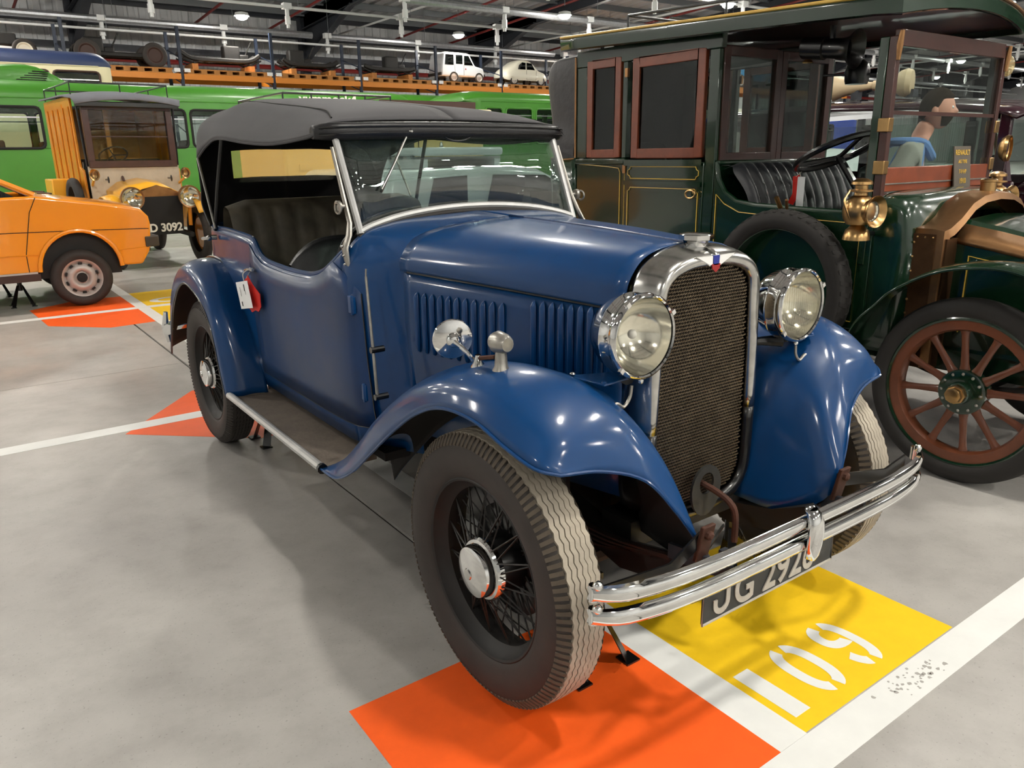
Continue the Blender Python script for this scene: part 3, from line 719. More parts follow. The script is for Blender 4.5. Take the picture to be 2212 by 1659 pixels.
cp.ob('radiator_cap', 'chrome', car, ang=30)
def flatpoly(nm, m, poly, y, th=.003, par=None): return MB().prism([(a, y, b) for a, b in poly], (0, -th, 0)).ob(nm, m, par or car)
bz = 1.150
bd = flatpoly('badge', 'chrome', [(-.078, bz+.014), (.078, bz+.014), (.022, bz-.014), (-.022, bz-.014)], -.158, .003)
flatpoly('badge_wing', 'enamel_white', [(-.073, bz+.012), (-.014, bz+.012), (-.013, bz-.011), (-.024, bz-.011)], -.161, .002, bd)
flatpoly('badge_wing', 'enamel_white', [(.073, bz+.012), (.014, bz+.012), (.013, bz-.011), (.024, bz-.011)], -.161, .002, bd)
flatpoly('badge_centre', 'enamel_blue', [(-.012, bz+.013), (.012, bz+.013), (.010, bz-.012), (-.010, bz-.012)], -.161, .003, bd)
flatpoly('badge_shield', 'enamel_red', [(-.017, bz-.009), (.017, bz-.009), (.014, bz-.022), (0, bz-.032), (-.014, bz-.022)], -.161, .003, bd)
# starting handle bracket and handle
a_ = [2*PI*k/20 for k in range(20)]
g = [[V(.062*math.cos(t), -.17, .50+(.07 if math.sin(t) > 0 else .085)*math.sin(t)) for t in a_], [V(.062*math.cos(t), -.178, .50+(.07 if math.sin(t) > 0 else .085)*math.sin(t)) for t in a_], [V(.03*math.cos(t), -.178, .515+.033*math.sin(t)) for t in a_], [V(.03*math.cos(t), -.17, .515+.033*math.sin(t)) for t in a_]]
MB().grid(g, cu=True, cv=True).ob('handle_guide', 'guide_grey', car)
MB().tube(cr([(.0, -.12, .512), (.0, -.20, .505), (.005, -.255, .485), (.01, -.275, .45), (.01, -.278, .37)], 5), .0095, 8).ob('starting_handle', 'rust', car)
# ---- headlamps
for s in (-1, 1):
    hc = V(s*.316, -.222, .998)
    hl = MB().lathe([(0,.0965),(-.004,.100),(.0,.106),(.012,.1075),(.018,.104),(.022,.1035),(.050,.101),(.055,.1035),(.060,.101),(.085,.094),(.115,.076),(.140,.048),(.150,.02),(.152,0)], hc, (0, 1, 0), 48).ob('headlamp', 'chrome', car, ang=50)
    MB().lathe([(.006,.097),(.03,.090),(.06,.070),(.08,.045),(.088,.02),(.09,0)], hc, (0, 1, 0), 40).ob('reflector', 'reflector', hl)
    g = []
    for i in range(9):
        r_ = .0975*i/8; g.append([hc+V(r_*math.cos(t), -.010*(1-(r_/.0975)**2)+.002, r_*math.sin(t)) for t in [2*PI*k/40 for k in range(40)]])
    MB().grid(g, cv=True).ob('lens', 'lens', hl, ang=80)
    if s > 0:
        rb = MB()
        for k in range(-9, 10):
            x = k*.0095; h_ = math.sqrt(max(0, .094**2-x*x))
            rb.tube([hc+V(x, -.006*(1-(x*x+z_*z_)/.0095), z_) for z_ in [-h_+2*h_*q/8 for q in range(9)]], .0022, 5, caps=False)
        rb.ob('lens_flutes', 'lens', hl)
    else:
        MB().sph(hc+V(0, .045, 0), .012, 12, 8).ob('bulb', 'enamel_white', hl)
    for a in (.5, 2.2, 3.9): MB().box(hc+V(.105*math.cos(a), 0, .105*math.sin(a)), (.012, .01, .012), R=Matrix.Rotation(-a, 3, 'Y')).ob('rim_clip', 'chrome', hl)
    MB().sph(hc+V(0, .01, -.112), .008, 8, 6).ob('rim_screw', 'chrome', hl)
    br = MB().prism(P3([(.475, -.115, .902), (.425, -.20, .888), (.33, -.185, .886), (.315, -.135, .888)], s), (0, 0, .006))
    br.ob('headlamp_bracket', 'blue_paint', car, bevel=.002)
    MB().sph((s*.462, -.125, .911), .008, 10, 6, (1, 1, .6)).ob('bracket_bolt', 'chrome_worn', car)
    MB().sph((s*.42, -.192, .896), .007, 10, 6, (1, 1, .6)).ob('bracket_bolt', 'blue_paint', car)
    am = MB().tube(P3([(.215, -.09, .875), (.27, -.12, .882), (.318, -.165, .885)], s), [.012, .013, .02], 8); am.tube(P3([(.317, -.165, .88), (.317, -.16, .90)], s), .018, 10); am.ob('headlamp_arm', 'black_enamel', car)
    MB().tube(cr(P3([(.335, -.20, .875), (.34, -.20, .845), (.36, -.2, .825), (.385, -.2, .838), (.41, -.2, .83)], s), 4), .0045, 6).ob('lamp_cable', 'nickel_dull', car)
# ---- wing mirror and side lamps
mc = V(-.605, .195, .962); mn = V(-.35, -.9, -.05).normalized()
mr = MB().lathe([(-.006,0),(-.006,.050),(0,.054),(.004,.052),(.010,.035),(.012,.018),(.016,.020),(.022,.019),(.03,.013),(.034,0)], mc, mn, 36).ob('wing_mirror', 'chrome', car)
MB().tube(cr([mc+mn*.03, mc+mn*.05+V(.01, -.03, -.015), (-.595, .105, .915), (-.59, .098, .90)], 5), .006, 8).ob('mirror_stem', 'chrome', mr)
MB().lathe([(-.012, .021), (.0, .02), (.012, .012), (.03, .008)], (-.59, .098, .905), (0, 0, 1), 16).ob('mirror_foot', 'chrome', mr)
for s in (-1, 1):
    sc = V(s*.588, -.002, .985)
    sl = MB().lathe([(-.030,.0),(-.030,.017),(-.024,.021),(-.012,.025),(.012,.028),(.026,.022),(.032,.010),(.033,0)], sc, (0, 1, 0), 20); sl.lathe([(-.075,.024),(-.07,.023),(-.06,.017),(-.02,.014)], sc, (0, 0, 1), 16)
    sl = sl.ob('side_lamp', 'nickel_dull', car)
    MB().sph(sc+V(0, -.029, 0), .015, 12, 8, (1, .45, 1)).ob('side_lamp_lens', 'lens', sl)
MB().tube([(-.59, .10, .925), (-.59, .02, .945)], .006, 6).ob('lamp_stalk', 'rust', car)
# ---- rod clipped to the scuttle side
ae = MB().tube([(-.548, .815, 1.075), (-.55, .815, 1.05)], .003, 6); ae.tube([(-.55, .815, 1.05), (-.556, .785, .82), (-.556, .775, .645)], [.0045, .0055, .006], 8)
ae = ae.ob('aerial_rod', 'nickel_dull', car)
for p in ((-.548, .783, .81), (-.548, .775, .648)): MB().tube([(p[0]+.03, p[1], p[2]), (p[0]-.018, p[1], p[2])], .011, 10).ob('rod_clamp', 'black_enamel', ae)
# ---- bumper
def by(x): return -.507+.055*(abs(x)/.655)**5
def bumper(zc, hh):
    sec = [(.004,-.5),(-.008,-.47),(-.014,-.25),(-.015,0),(-.014,.25),(-.008,.47),(.004,.5),(.006,.4),(.0,0),(.006,-.4)]
    g = []
    for k in range(61):
        x = -.668+1.336*k/60; e = max(0, (abs(x)-.60)/.068); h2 = hh*(1-.12*e)
        g.append([V(x, by(x)+a+(.02*e*e), zc+b*h2) for a, b in sec])
    m = MB().grid(g, cv=True)
    for s in (-1, 1): m.sph((s*.655, by(.655)+.012, zc+hh*.5), .012, 10, 6); m.tube(P3([(.658, by(.66)+.02, zc-hh*.5), (.658, by(.66)+.02, zc+hh*.5)], s), .011, 10)
    return m
bu = bumper(.528, .039).ob('bumper_bar', 'chrome', car, ang=50); bumper(.472, .039).ob('bumper_bar', 'chrome', car, ang=50)
g = []
for z, ww, yy in ((.565,.020,-.520),(.555,.024,-.530),(.535,.028,-.538),(.505,.029,-.541),(.475,.027,-.54),(.445,.020,-.536),(.428,.008,-.528)):
    g.append([V(-.005+ww*math.cos(a), yy+.012-.02*abs(math.sin(a))*(1 if a < PI else -.3), z) for a in [2*PI*k/16 for k in range(16)]])
MB().grid(g, cv=True).ob('bumper_clamp', 'chrome', car, ang=60)
for s in (-1, 1):
    MB().prism(P3([(.275, -.30, .47), (.275, -.44, .485), (.275, -.495, .50), (.275, -.495, .46), (.275, -.43, .44), (.275, -.30, .43)], s), (s*.012, 0, 0)).ob('bumper_iron', 'steel_dark', car)
    MB().prism(P3([(.265, -.41, .47), (.265, -.43, .57), (.31, -.43, .57), (.31, -.41, .47)], s), (0, .012, 0)).ob('bumper_bracket', 'rust', car, bevel=.003)
    MB().lathe([(0, .012), (.01, .012), (.014, .006), (.014, 0)], (s*.288, -.424, .545), (0, -1, 0), 8).ob('bracket_bolt', 'rust', car)
    MB().prism(P3([(.29, -.405, .545), (.45, -.455, .535), (.63, -.42, .525), (.63, -.42, .49), (.45, -.455, .50), (.29, -.405, .505)], s), (0, .006, 0)).ob('bumper_spring', 'black_enamel', car)
    # dumb irons, chassis and springs
    MB().prism(P3([(.26, -.385, .43), (.26, -.36, .45), (.26, -.25, .40), (.26, -.1, .37), (.26, .3, .47), (.26, .3, .39), (.26, -.1, .30), (.26, -.25, .33), (.26, -.37, .39)], s), (-s*.05, 0, 0)).ob('dumb_iron', 'black_dirty', car)
    MB().b2((s*.25, .3, .42), (s*.31, 3.0, .50)).ob('chassis_rail', 'underside', car)
    for k in range(4): MB().tube(cr(P3([(.27, -.37+.07*k, .44-.018*k), (.27, 0, .385-.014*k), (.27, .40-.09*k, .43-.018*k)], s), 6), .012, 6, flat=.5).ob('leaf_spring', 'rust_dark', car)
    MB().b2((s*.32, .05, .35), (s*.335, .62, .72)).ob('inner_valance', 'black_dirty', car)
ax = MB().tube([(-.56, 0, .36), (-.42, 0, .30), (.42, 0, .30), (.56, 0, .36)], .026, 8); ax.ob('front_axle', 'rust_dark', car)
MB().tube([(-.5, .16, .33), (.5, .16, .33)], .012, 8).ob('track_rod', 'rust_dark', car)
MB().tube([(-.56, WB, ZR), (.56, WB, ZR)], .04, 10).ob('rear_axle', 'underside', car)
MB().b2((-.24, -.12, .36), (.24, .0, .44)).ob('cross_member', 'black_dirty', car)
MB().b2((-.17, .05, .34), (.17, .9, .95)).ob('engine', 'underside', car, bevel=.02)
MB().b2((-.3, 1.0, .34), (.3, 2.2, .40)).ob('underbody', 'underside', car)
# ---- rear bumperettes
for s in (-1, 1):
    bb = MB(); bb.tube(cr(P3([(.36, 3.09, .53), (.55, 3.10, .53), (.70, 3.06, .53), (.735, 2.98, .53)], s), 5), .028, 8, flat=1.1)
    bb.ob('rear_bumper', 'chrome', car)
    MB().tube(P3([(.725, 3.03, .45), (.735, 3.04, .53), (.725, 3.03, .62)], s), [.012, .02, .012], 8).ob('bumper_guard', 'chrome', car)
    MB().tube(P3([(.3, 2.9, .47), (.5, 3.08, .53)], s), .015, 6).ob('bumper_iron', 'steel_dark', car)
# ---- number plate
npl = MB().b2((-.29, -.425, .295), (.262, -.418, .412)).ob('number_plate', 'plate_black', car, bevel=.004)
MB().tube([(-.29, -.425, .295), (.262, -.425, .295), (.262, -.425, .412), (-.29, -.425, .412)], .0035, 6, closed=True).ob('plate_border', 'plate_digit', npl)
tx = text_mb('G 2926', .128, .003, .0018, .90); tx.xf(frame_m((-.175, -.427, .308), (1, 0, 0), (0, 0, 1))); tx.ob('plate_lettering', 'plate_digit', npl)
jm = MB(); jp = [(-.198, .400), (-.198, .340)]+[(-.222+.024*math.cos(t), .338+.024*math.sin(t)) for t in [-PI*k/10 for k in range(11)]]+[(-.246, .352)]
jm.grid([[V(p[0]+n_[0]*.0075, y_, p[1]+n_[1]*.0075) if k_ == 0 else V(p[0]-n_[0]*.0075, y_, p[1]-n_[1]*.0075) for k_, y_ in ((0, -.4255), (0, -.4285), (1, -.4285), (1, -.4255))] for p, n_ in zip(jp, [(1, 0), (1, 0)]+[(math.cos(t), math.sin(t)) for t in [-PI*k/10 for k in range(11)]]+[(-1, 0)])], cv=True)
jm.ob('plate_lettering', 'plate_digit', npl)
for x in (-.2, .19): MB().b2((x-.012, -.418, .38), (x+.012, -.40, .47)).ob('plate_bracket', 'steel_dark', npl)
# ---- tag on the door handle
tg = thing('paper_tag', 'white paper tag with red ribbon hanging from the blue tourer door', 'tag', (-.618, 1.86, .80))
M_ = frame_m((0, 0, 0), V(.10, -.93, .16), V(-.05, .14, 1))
m = MB().b2((-.062, 0, -.0005), (.062, .118, .0005)).xf(Matrix.Translation((-.012, .0, 0))@M_); m.ob('card', 'tag_white', tg)
m = MB()
for i, (x0, y0, w_, h_) in enumerate(((.012, .075, .004, .03), (.018, .06, .002, .045), (-.03, .055, .002, .04), (-.04, .012, .009, .02))): m.b2((x0, y0, .0006), (x0+w_, y0+h_, .0012))
m.xf(Matrix.Translation((-.012, .0, 0))@M_); m.ob('print', 'ink', tg)
poly = [(-.085, .03), (-.06, .08), (-.01, .12), (.03, .14), (.06, .10), (.115, .055), (.10, .0), (.07, -.02), (.04, -.012), (.0, -.02), (-.03, .01)]
MB().prism([M_@V(a, b, -.006) for a, b in poly], (.003, 0, 0)).ob('ribbon', 'tag_red', tg)
MB().tube(cr([M_@V(.0, .11, 0), M_@V(.01, .15, .002), V(.015, -.01, .17), V(.02, .01, .155), M_@V(.03, .13, 0)], 4), .002, 5).ob('string', 'string', tg)

# ---- axle stands under the tourer
def axle_stand(x, y, h, label, grp='black axle stands'):
    t = thing('axle_stand', label, 'axle stand', (x, y, 0), 0, grp)
    for a in (PI/4, 3*PI/4, 5*PI/4, 7*PI/4):
        c, s_ = math.cos(a), math.sin(a)
        MB().prism([(c*.13-s_*.022, s_*.13+c*.022, 0), (c*.13+s_*.022, s_*.13-c*.022, 0), (c*.03+s_*.012, s_*.03-c*.012, h*.72), (c*.03-s_*.012, s_*.03+c*.012, h*.72)], (-c*.006, -s_*.006, .006)).ob('leg', 'black_enamel', t)
        MB().box((c*.13, s_*.13, .003), (.05, .05, .006)).ob('foot', 'black_enamel', t)
    MB().tube([(0, 0, h*.55), (0, 0, h-.02)], .022, 10).ob('post', 'black_enamel', t)
    MB().b2((-.05, -.025, h-.02), (.05, .025, h)).ob('saddle', 'black_enamel', t)
    return t
axle_stand(-.33, -.03, .27, 'black axle stand beside the front wheel of the blue tourer')
axle_stand(.36, -.0, .27, 'black axle stand under the far end of the tourer front axle')
axle_stand(-.40, 2.35, .33, 'black axle stand behind the running board of the blue tourer')
# ================================================================ GREEN 1910 TAXI
mat('green_paint', (14, 46, 26), .22, coat=.9, coatr=.06, noise=(2, .25))
mat('wood_red', (138, 64, 34), .38, coat=.5, coatr=.12, noise=(9, .35))
mat('wood_dark', (66, 30, 22), .4, coat=.4, noise=(9, .35))
mat('brass', (196, 158, 106), .3, metal=1, noise=(9, .3))
mat('brass_dull', (168, 126, 86), .38, metal=.9, noise=(8, .3))
mat('copper_dark', (104, 74, 48), .45, metal=.8, noise=(8, .35))
mat('gold_line', (206, 166, 70), .4)
mat('wheel_wood', (120, 66, 40), .45, coat=.3, noise=(9, .3))
mat('leather_pleat', (44, 46, 50), .36, noise=(6, .3), bump=(40, .1))
mat('hood_leather', (50, 49, 52), .55, noise=(4, .35), bump=(14, .5))
mat('board_grey', (84, 76, 66), .6)
mat('roof_cloth', (120, 104, 70), .7)
taxi = thing('vintage_taxi', 'dark green vintage landaulet taxi with gold coach lines and wood window frames', 'car', (2.40, 0, 0))
HW = .53
def fr_ring(nm, m, x, y0, y1, z0, z1, t, d, par, rnd=.0):
    mb = MB(); x0, x1 = x-d/2, x+d/2
    mb.b2((x0, y0, z0), (x1, y0+t, z1)); mb.b2((x0, y1-t, z0), (x1, y1, z1)); mb.b2((x0, y0+t, z0), (x1, y1-t, z0+t)); mb.b2((x0, y0+t, z1-t), (x1, y1-t, z1))
    return mb.ob(nm, m, par, bevel=.004)
def roof_z(y): return 2.0+(y-.45)*.036
for s in (-1, 1):
    x = s*HW
    def bx(nm, m, y0, y1, z0, z1, d=.03, off=0, bv=.004): return MB().b2((x-s*d+s*off, y0, z0), (x+s*off, y1, z1)).ob(nm, m, taxi, bevel=bv)
    bx('quarter_panel', 'green_paint', 2.13, 2.60, .55, 1.37); bx('front_pillar', 'green_paint', 1.43, 1.499, .55, 1.954, .05)
    bx('door_pillar', 'green_paint', 2.13, 2.17, 1.396, 1.954, .04, -.002); bx('rear_pillar', 'green_paint', 2.50, 2.60, 1.396, 1.954, .04, -.002)
    bx('top_rail', 'green_paint', 1.42, 2.60, 1.955, 2.05, .04)
    bx('belt_rail', 'green_paint', 2.13, 2.60, 1.355, 1.395, .05, .012, .01)
    door = bx('door', 'green_paint', 1.50, 2.13, .56, 1.37, .03, .004)
    for z0, z1 in ((1.35, 1.385), (1.235, 1.262)): MB().b2((x-.02, 1.505, z0), (x+s*.02, 2.125, z1)).ob('door_moulding', 'green_paint', door, bevel=.009)
    fr_ring('window_frame', 'wood_red', x-s*.012, 1.525, 2.085, 1.395, 1.965, .055, .03, door)
    MB().b2((x-s*.016, 1.575, 1.445), (x-s*.012, 2.035, 1.915)).ob('window_pane', 'glass_dark', door)
    qf = fr_ring('quarter_window', 'wood_red', x-s*.012, 2.185, 2.495, 1.40, 1.985, .05, .03, taxi)
    MB().b2((x-s*.016, 2.23, 1.445), (x-s*.012, 2.45, 1.94)).ob('window_pane', 'glass_dark', qf)
    xs_ = x+s*.0055
    def line(pts, par=None, r=.0028): return MB().tube([(xs_+(s*.004 if par else 0), a, b) for a, b in pts], r, 5).ob('gold_line', 'gold_line', par or taxi)
    n = .022
    def notch(y0, y1, z0, z1): return [(y0+n, z0), (y1-n, z0), (y1-n*.7, z0+n*.7), (y1, z0+n), (y1, z1-n), (y1-n*.7, z1-n*.7), (y1-n, z1), (y0+n, z1), (y0+n*.7, z1-n*.7), (y0, z1-n), (y0, z0+n), (y0+n*.7, z0+n*.7), (y0+n, z0)]
    line(notch(1.53, 2.095, 1.275, 1.345), door); line(notch(1.53, 2.095, .62, 1.222), door)
    line([(2.17, .65), (2.17, 1.31), (2.185, 1.335), (2.30, 1.345), (2.58, 1.36), (2.60, 1.365)]); line([(2.13, .6), (2.13, 1.36)], None, .002)
    hd = MB().tube([(x, 1.545, 1.205), (x+s*.03, 1.545, 1.205)], .007, 8); hd.tube([V(x+s*.032, 1.565+.035*math.cos(a), 1.195+.022*math.sin(a)) for a in [2*PI*k/20 for k in range(20)]], .0055, 8, closed=True)
    hd.ob('door_handle', 'brass', door)
    for z in (1.89, 1.33): MB().b2((x-s*.005, 2.118, z-.025), (x+s*.012, 2.142, z+.025)).ob('door_hinge', 'brass_dull', door)
    # front compartment side with swept cut-out
    poly = [(.47, .58), (.47, 1.135), (.8, 1.14), (1.15, 1.15), (1.27, 1.165), (1.35, 1.21), (1.40, 1.28), (1.425, 1.37), (1.425, .58)]
    MB().prism([(x-s*.03, a, b) for a, b in poly], (s*.03, 0, 0)).ob('front_side_panel', 'green_paint', taxi, bevel=.005)
    MB().tube([(x-s*.015, a, b) for a, b in poly[1:8]], .013, 8).ob('side_moulding', 'green_paint', taxi)
    line([(1.40, .62), (1.40, 1.20), (1.34, 1.15), (1.24, 1.11), (1.0, 1.10), (.53, 1.09), (.53, .62), (1.40, .62)])
    # sill, running board, wings
    MB().b2((s*.40, .45, .44), (s*.50, 2.7, .56)).ob('chassis_rail', 'green_paint', taxi)
    MB().b2((s*.46, .55, .33), (s*.70, 2.15, .355)).ob('running_board', 'black_dirty', taxi)
    ft = [(.60, .345), (.50, .50), (.43, .655), (.35, .745), (.27, .828), (.118, .917), (-.03, .958), (-.2, .962), (-.36, .90), (-.52, .76)]
    MB().grid([[V(s*.42, a, b), V(s*.56, a+.006, b+.012), V(s*.665, a, b), V(s*.672, a, b-.012)] for a, b in [(p.x, p.y) for p in cr([(a, b, 0) for a, b in ft], 5)]]).ob('front_wing', 'green_paint', taxi, ang=60, solid=.006)
    rt_ = [(2.05, .345), (2.15, .55), (2.28, .78), (2.45, .90), (2.65, .95), (2.86, .90), (3.05, .75), (3.15, .55)]
    MB().grid([[V(s*.50, p.x, p.y), V(s*.66, p.x, p.y+.01), V(s*.71, p.x, p.y)] for p in cr([(a, b, 0) for a, b in rt_], 4)]).ob('rear_wing', 'green_paint', taxi, ang=60, solid=.006)
    # windscreen posts
    MB().b2((x-s*.035, .455, 1.12), (x, .495, 1.90)).ob('windscreen_post', 'wood_dark', taxi, bevel=.004)
    MB().b2((x-s*.008, .495, .9), (x+s*.006, .535, 1.90)).ob('post_cover', 'green_paint', taxi, bevel=.004)
    for z in (1.53, 1.345): MB().b2((x-s*.03, .448, z-.03), (x+s*.012, .50, z+.03)).ob('screen_hinge', 'brass', taxi, bevel=.003)
    MB().tube([(x-s*.01, .452, 1.80), (x-s*.01, .45, 1.86), (x-s*.01, .445, 1.92)], [.010, .014, .010], 8).ob('canopy_bracket', 'brass_dull', taxi)
    # dash side lamps
    lx = s*.665; ly = .47
    lamp_ = MB().lathe([(1.03, .0), (1.03, .060), (1.045, .058), (1.075, .050), (1.08, .042), (1.098, .028), (1.10, .05), (1.125, .066), (1.16, .072), (1.195, .066), (1.22, .045), (1.228, .03), (1.242, .028), (1.245, .05), (1.252, .05), (1.256, .028), (1.272, .028), (1.276, .046), (1.288, .044), (1.30, .025), (1.304, 0)], (lx, ly, 0), (0, 0, 1), 28).ob('side_lamp', 'brass', taxi, ang=45)
    ld = V(-.12, -1, 0).normalized()
    MB().lathe([(.03, .05), (.065, .052), (.085, .070), (.092, .070), (.088, .062), (.07, .044)], (lx, ly, 1.16), ld, 28).ob('lamp_bezel', 'brass', lamp_)
    MB().lathe([(.07, 0), (.072, .044)], (lx, ly, 1.16), ld, 24).ob('lamp_glass', 'lens', lamp_)
    MB().lathe([(.03, 0), (.05, .02), (.066, .043)], (lx, ly, 1.16), ld, 24).ob('lamp_reflector', 'reflector', lamp_)
    MB().tube(cr([(lx-.06, ly, 1.12), (lx-.075, ly+.03, 1.2), (lx-.04, ly+.03, 1.25)], 4), .005, 6).ob('lamp_handle', 'brass', lamp_)
    MB().tube([(x, .47, 1.05), (lx, ly, 1.05)], .012, 8).ob('lamp_stalk', 'black_enamel', lamp_)
# rear body and folded leather hood
g = []
for z, f in ((.58, .94), (.9, 1), (1.2, 1), (1.40, 1)):
    g.append(cr([V(-HW*f, 2.60, z), V(-HW*f*.985, 2.78, z), V(-HW*f*.9, 2.92, z), V(-HW*f*.6, 2.98, z), V(0, 3.0, z), V(HW*f*.6, 2.98, z), V(HW*f*.9, 2.92, z), V(HW*f*.985, 2.78, z), V(HW*f, 2.60, z)], 4))
MB().grid(g).ob('rear_body', 'green_paint', taxi, ang=70, solid=.02)
g = []
for z, dy, f in ((1.40, 0, 1.0), (1.5, .03, 1.015), (1.62, .02, .995), (1.75, .04, 1.0), (1.88, .06, 1.0), (1.98, .05, .99), (2.035, -.02, .95), (2.05, -.15, .7)):
    r_ = [V(-HW*f, 2.60, z), V(-HW*f*1.0, 2.72+dy, z), V(-HW*f*.93, 2.88+dy, z), V(-HW*f*.6, 2.95+dy, z), V(0, 2.96+dy, z)]
    r_ = r_+[V(-p.x, p.y, p.z) for p in reversed(r_[:4])]
    g.append(r_)
MB().patch(g, 3, 3).ob('leather_hood', 'hood_leather', taxi, ang=80)
MB().prism([(-HW-.006, 2.68, 1.52), (-HW-.012, 2.80, 1.60), (-HW-.008, 2.86, 1.56), (-HW-.014, 2.76, 1.45), (-HW-.008, 2.62, 1.41), (-HW-.008, 2.62, 1.47)], (.004, 0, 0)).ob('hood_flap', 'hood_leather', taxi)
MB().tube(cr([(-HW-.006, 2.61, 1.395), (-HW-.004, 2.75, 1.39), (-HW*.95, 2.9, 1.40)], 4), .006, 6).ob('hood_beading', 'brass_dull', taxi)
for s in (-1, 1): MB().tube([(s*(HW+.004), 2.605, 1.4), (s*(HW+.004), 2.605, 2.02)], .006, 6).ob('hood_beading', 'brass_dull', taxi)
# roof and canopy
g = []; ge = []
for k in range(15):
    y = .36+(2.64-.36)*k/14; z = roof_z(y); cw = .63*(1 if k > 1 else (.93, .985)[k]); cz = .05
    g.append([V(cw*a, y+(.0 if k else .06*a*a), z+.055+cz*(1-a*a)) for a in [-1+2*q/12 for q in range(13)]])
rfm = MB(); rfm.grid(g); rfm.ob('roof', 'roof_cloth', taxi, ang=80, solid=.01, soff=-1)
g2 = [[V(p.x, p.y, p.z+.004), V(p.x*1.006, p.y-(.004 if i == 0 else 0), p.z-.02), V(p.x*1.0, p.y, p.z-.07), V(p.x*.97, p.y+.01, p.z-.075)] for i, p in enumerate([r[-1] for r in reversed(g)]+list(reversed(g[0]))[1:-1]+[r[0] for r in g])]
MB().grid(g2).ob('canopy_fascia', 'green_paint', taxi, ang=60, solid=.006)
MB().grid([[p+V(0, 0, -.045) for p in r] for r in g]).ob('roof_lining', 'wood_dark', taxi, ang=80)
for s in (-1, 1): MB().tube([r[-1 if s > 0 else 0]+V(s*.004, 0, 0) for r in g], .008, 6).ob('roof_beading', 'gold_line', taxi)
MB().tube([p+V(0, -.004, 0) for p in g[0]], .008, 6).ob('roof_beading', 'brass_dull', taxi)
rr = MB(); loop = [(-.42, 2.25), (-.42, .75), (.42, .75), (.42, 2.25)]
rr.tube([(a, b, roof_z(b)+.165) for a, b in loop], .008, 6, closed=True)
for a, b in loop+[(-.42, 1.5), (.42, 1.5)]: rr.tube([(a, b, roof_z(b)+.08), (a, b, roof_z(b)+.165)], .007, 6)
rr.tube([(-.42, 1.9, roof_z(1.9)+.12), (.42, 1.9, roof_z(1.9)+.12)], .006, 6)
rr.ob('luggage_rail', 'black_enamel', taxi)
# partition with two windows
for x0, x1 in ((-.50, .0), (.0, .50)):
    mb = MB(); y = 1.44; t = .05; z0, z1 = 1.37, 1.97
    mb.b2((x0, y-.02, z0), (x0+t, y+.02, z1)); mb.b2((x1-t, y-.02, z0), (x1, y+.02, z1)); mb.b2((x0+t, y-.02, z0), (x1-t, y+.02, z0+t)); mb.b2((x0+t, y-.02, z1-t), (x1-t, y+.02, z1))
    pf = mb.ob('partition_frame', 'wood_dark', taxi, bevel=.004)
    MB().b2((x0+t, y-.003, z0+t), (x1-t, y+.003, z1-t)).ob('partition_pane', 'glass_clear', pf)
MB().b2((-.52, 1.42, .58), (.52, 1.46, 1.37)).ob('partition_panel', 'green_paint', taxi)
MB().b2((-.52, 1.40, 1.355), (.52, 1.45, 1.38)).ob('partition_ledge', 'green_paint', taxi, bevel=.008)
# cabin floor, rear seat
MB().b2((-.5, .3, .56), (.5, 2.9, .59)).ob('cabin_floor', 'black_dirty', taxi)
MB().b2((-.48, 2.35, .6), (.48, 2.85, .98)).ob('rear_seat', 'leather_pleat', taxi, bevel=.06)
MB().b2((-.48, 2.7, .95), (.48, 2.88, 1.5)).ob('rear_seat_back', 'leather_pleat', taxi, bevel=.06)
# driver's bench: deep pleats
rows = []
NP = 12
for k in range(NP*6+1):
    x = -.50+1.0*k/(NP*6); b = abs(math.sin(PI*k/6)); e = max(0, (abs(x)-.43)/.07)
    rows.append([V(x+.012, 1.24-.05*b, .95), V(x-.006, 1.19-.045*b, 1.08), V(x+.012, 1.23-.045*b, 1.2), V(x-.004, 1.28-.04*b+.03*e, 1.31), V(x, 1.33-.02*b, 1.365-.02*e), V(x, 1.39, 1.35-.02*e)])
MB().patch(rows, 1, 4).ob('bench_back', 'leather_pleat', taxi, ang=75)
MB().b2((-.5, .85, .8), (.5, 1.27, .98)).ob('bench_cushion', 'leather_pleat', taxi, bevel=.05)
# cowl (rounded dash)
def cowl(y, w_, top, r): return [V(-w_, y, .5), V(-w_, y, .8), V(-w_, y, top-r*1.6), V(-w_+r*.3, y, top-r*.45), V(-w_+r*1.2, y, top), V(-.2, y, top+.012), V(0, y, top+.015), V(.2, y, top+.012), V(w_-r*1.2, y, top), V(w_-r*.3, y, top-r*.45), V(w_, y, top-r*1.6), V(w_, y, .8), V(w_, y, .5)]
MB().patch([cowl(.475, .525, 1.225, .06), cowl(.40, .525, 1.225, .065), cowl(.33, .515, 1.20, .085), cowl(.285, .47, 1.12, .12)], 4, 4).ob('cowl', 'green_paint', taxi, ang=70, solid=.005)
MB().b2((-.5, .46, .56), (.5, .48, 1.23)).ob('bulkhead', 'wood_dark', taxi)
# windscreen
MB().b2((-.50, .458, 1.235), (.50, .488, 1.345)).ob('screen_board', 'wood_red', taxi, bevel=.004)
MB().b2((-.50, .454, 1.268), (.50, .459, 1.274)).ob('board_line', 'nickel_dull', taxi)
MB().b2((-.50, .462, 1.575), (.50, .482, 1.592)).ob('screen_bar', 'wood_dark', taxi)
MB().b2((-.50, .455, 1.86), (.50, .49, 1.93)).ob('screen_header', 'wood_dark', taxi, bevel=.004)
for z0, z1 in ((1.345, 1.575), (1.592, 1.86)): MB().b2((-.495, .469, z0), (.495, .474, z1)).ob('screen_pane', 'glass_clear', taxi)
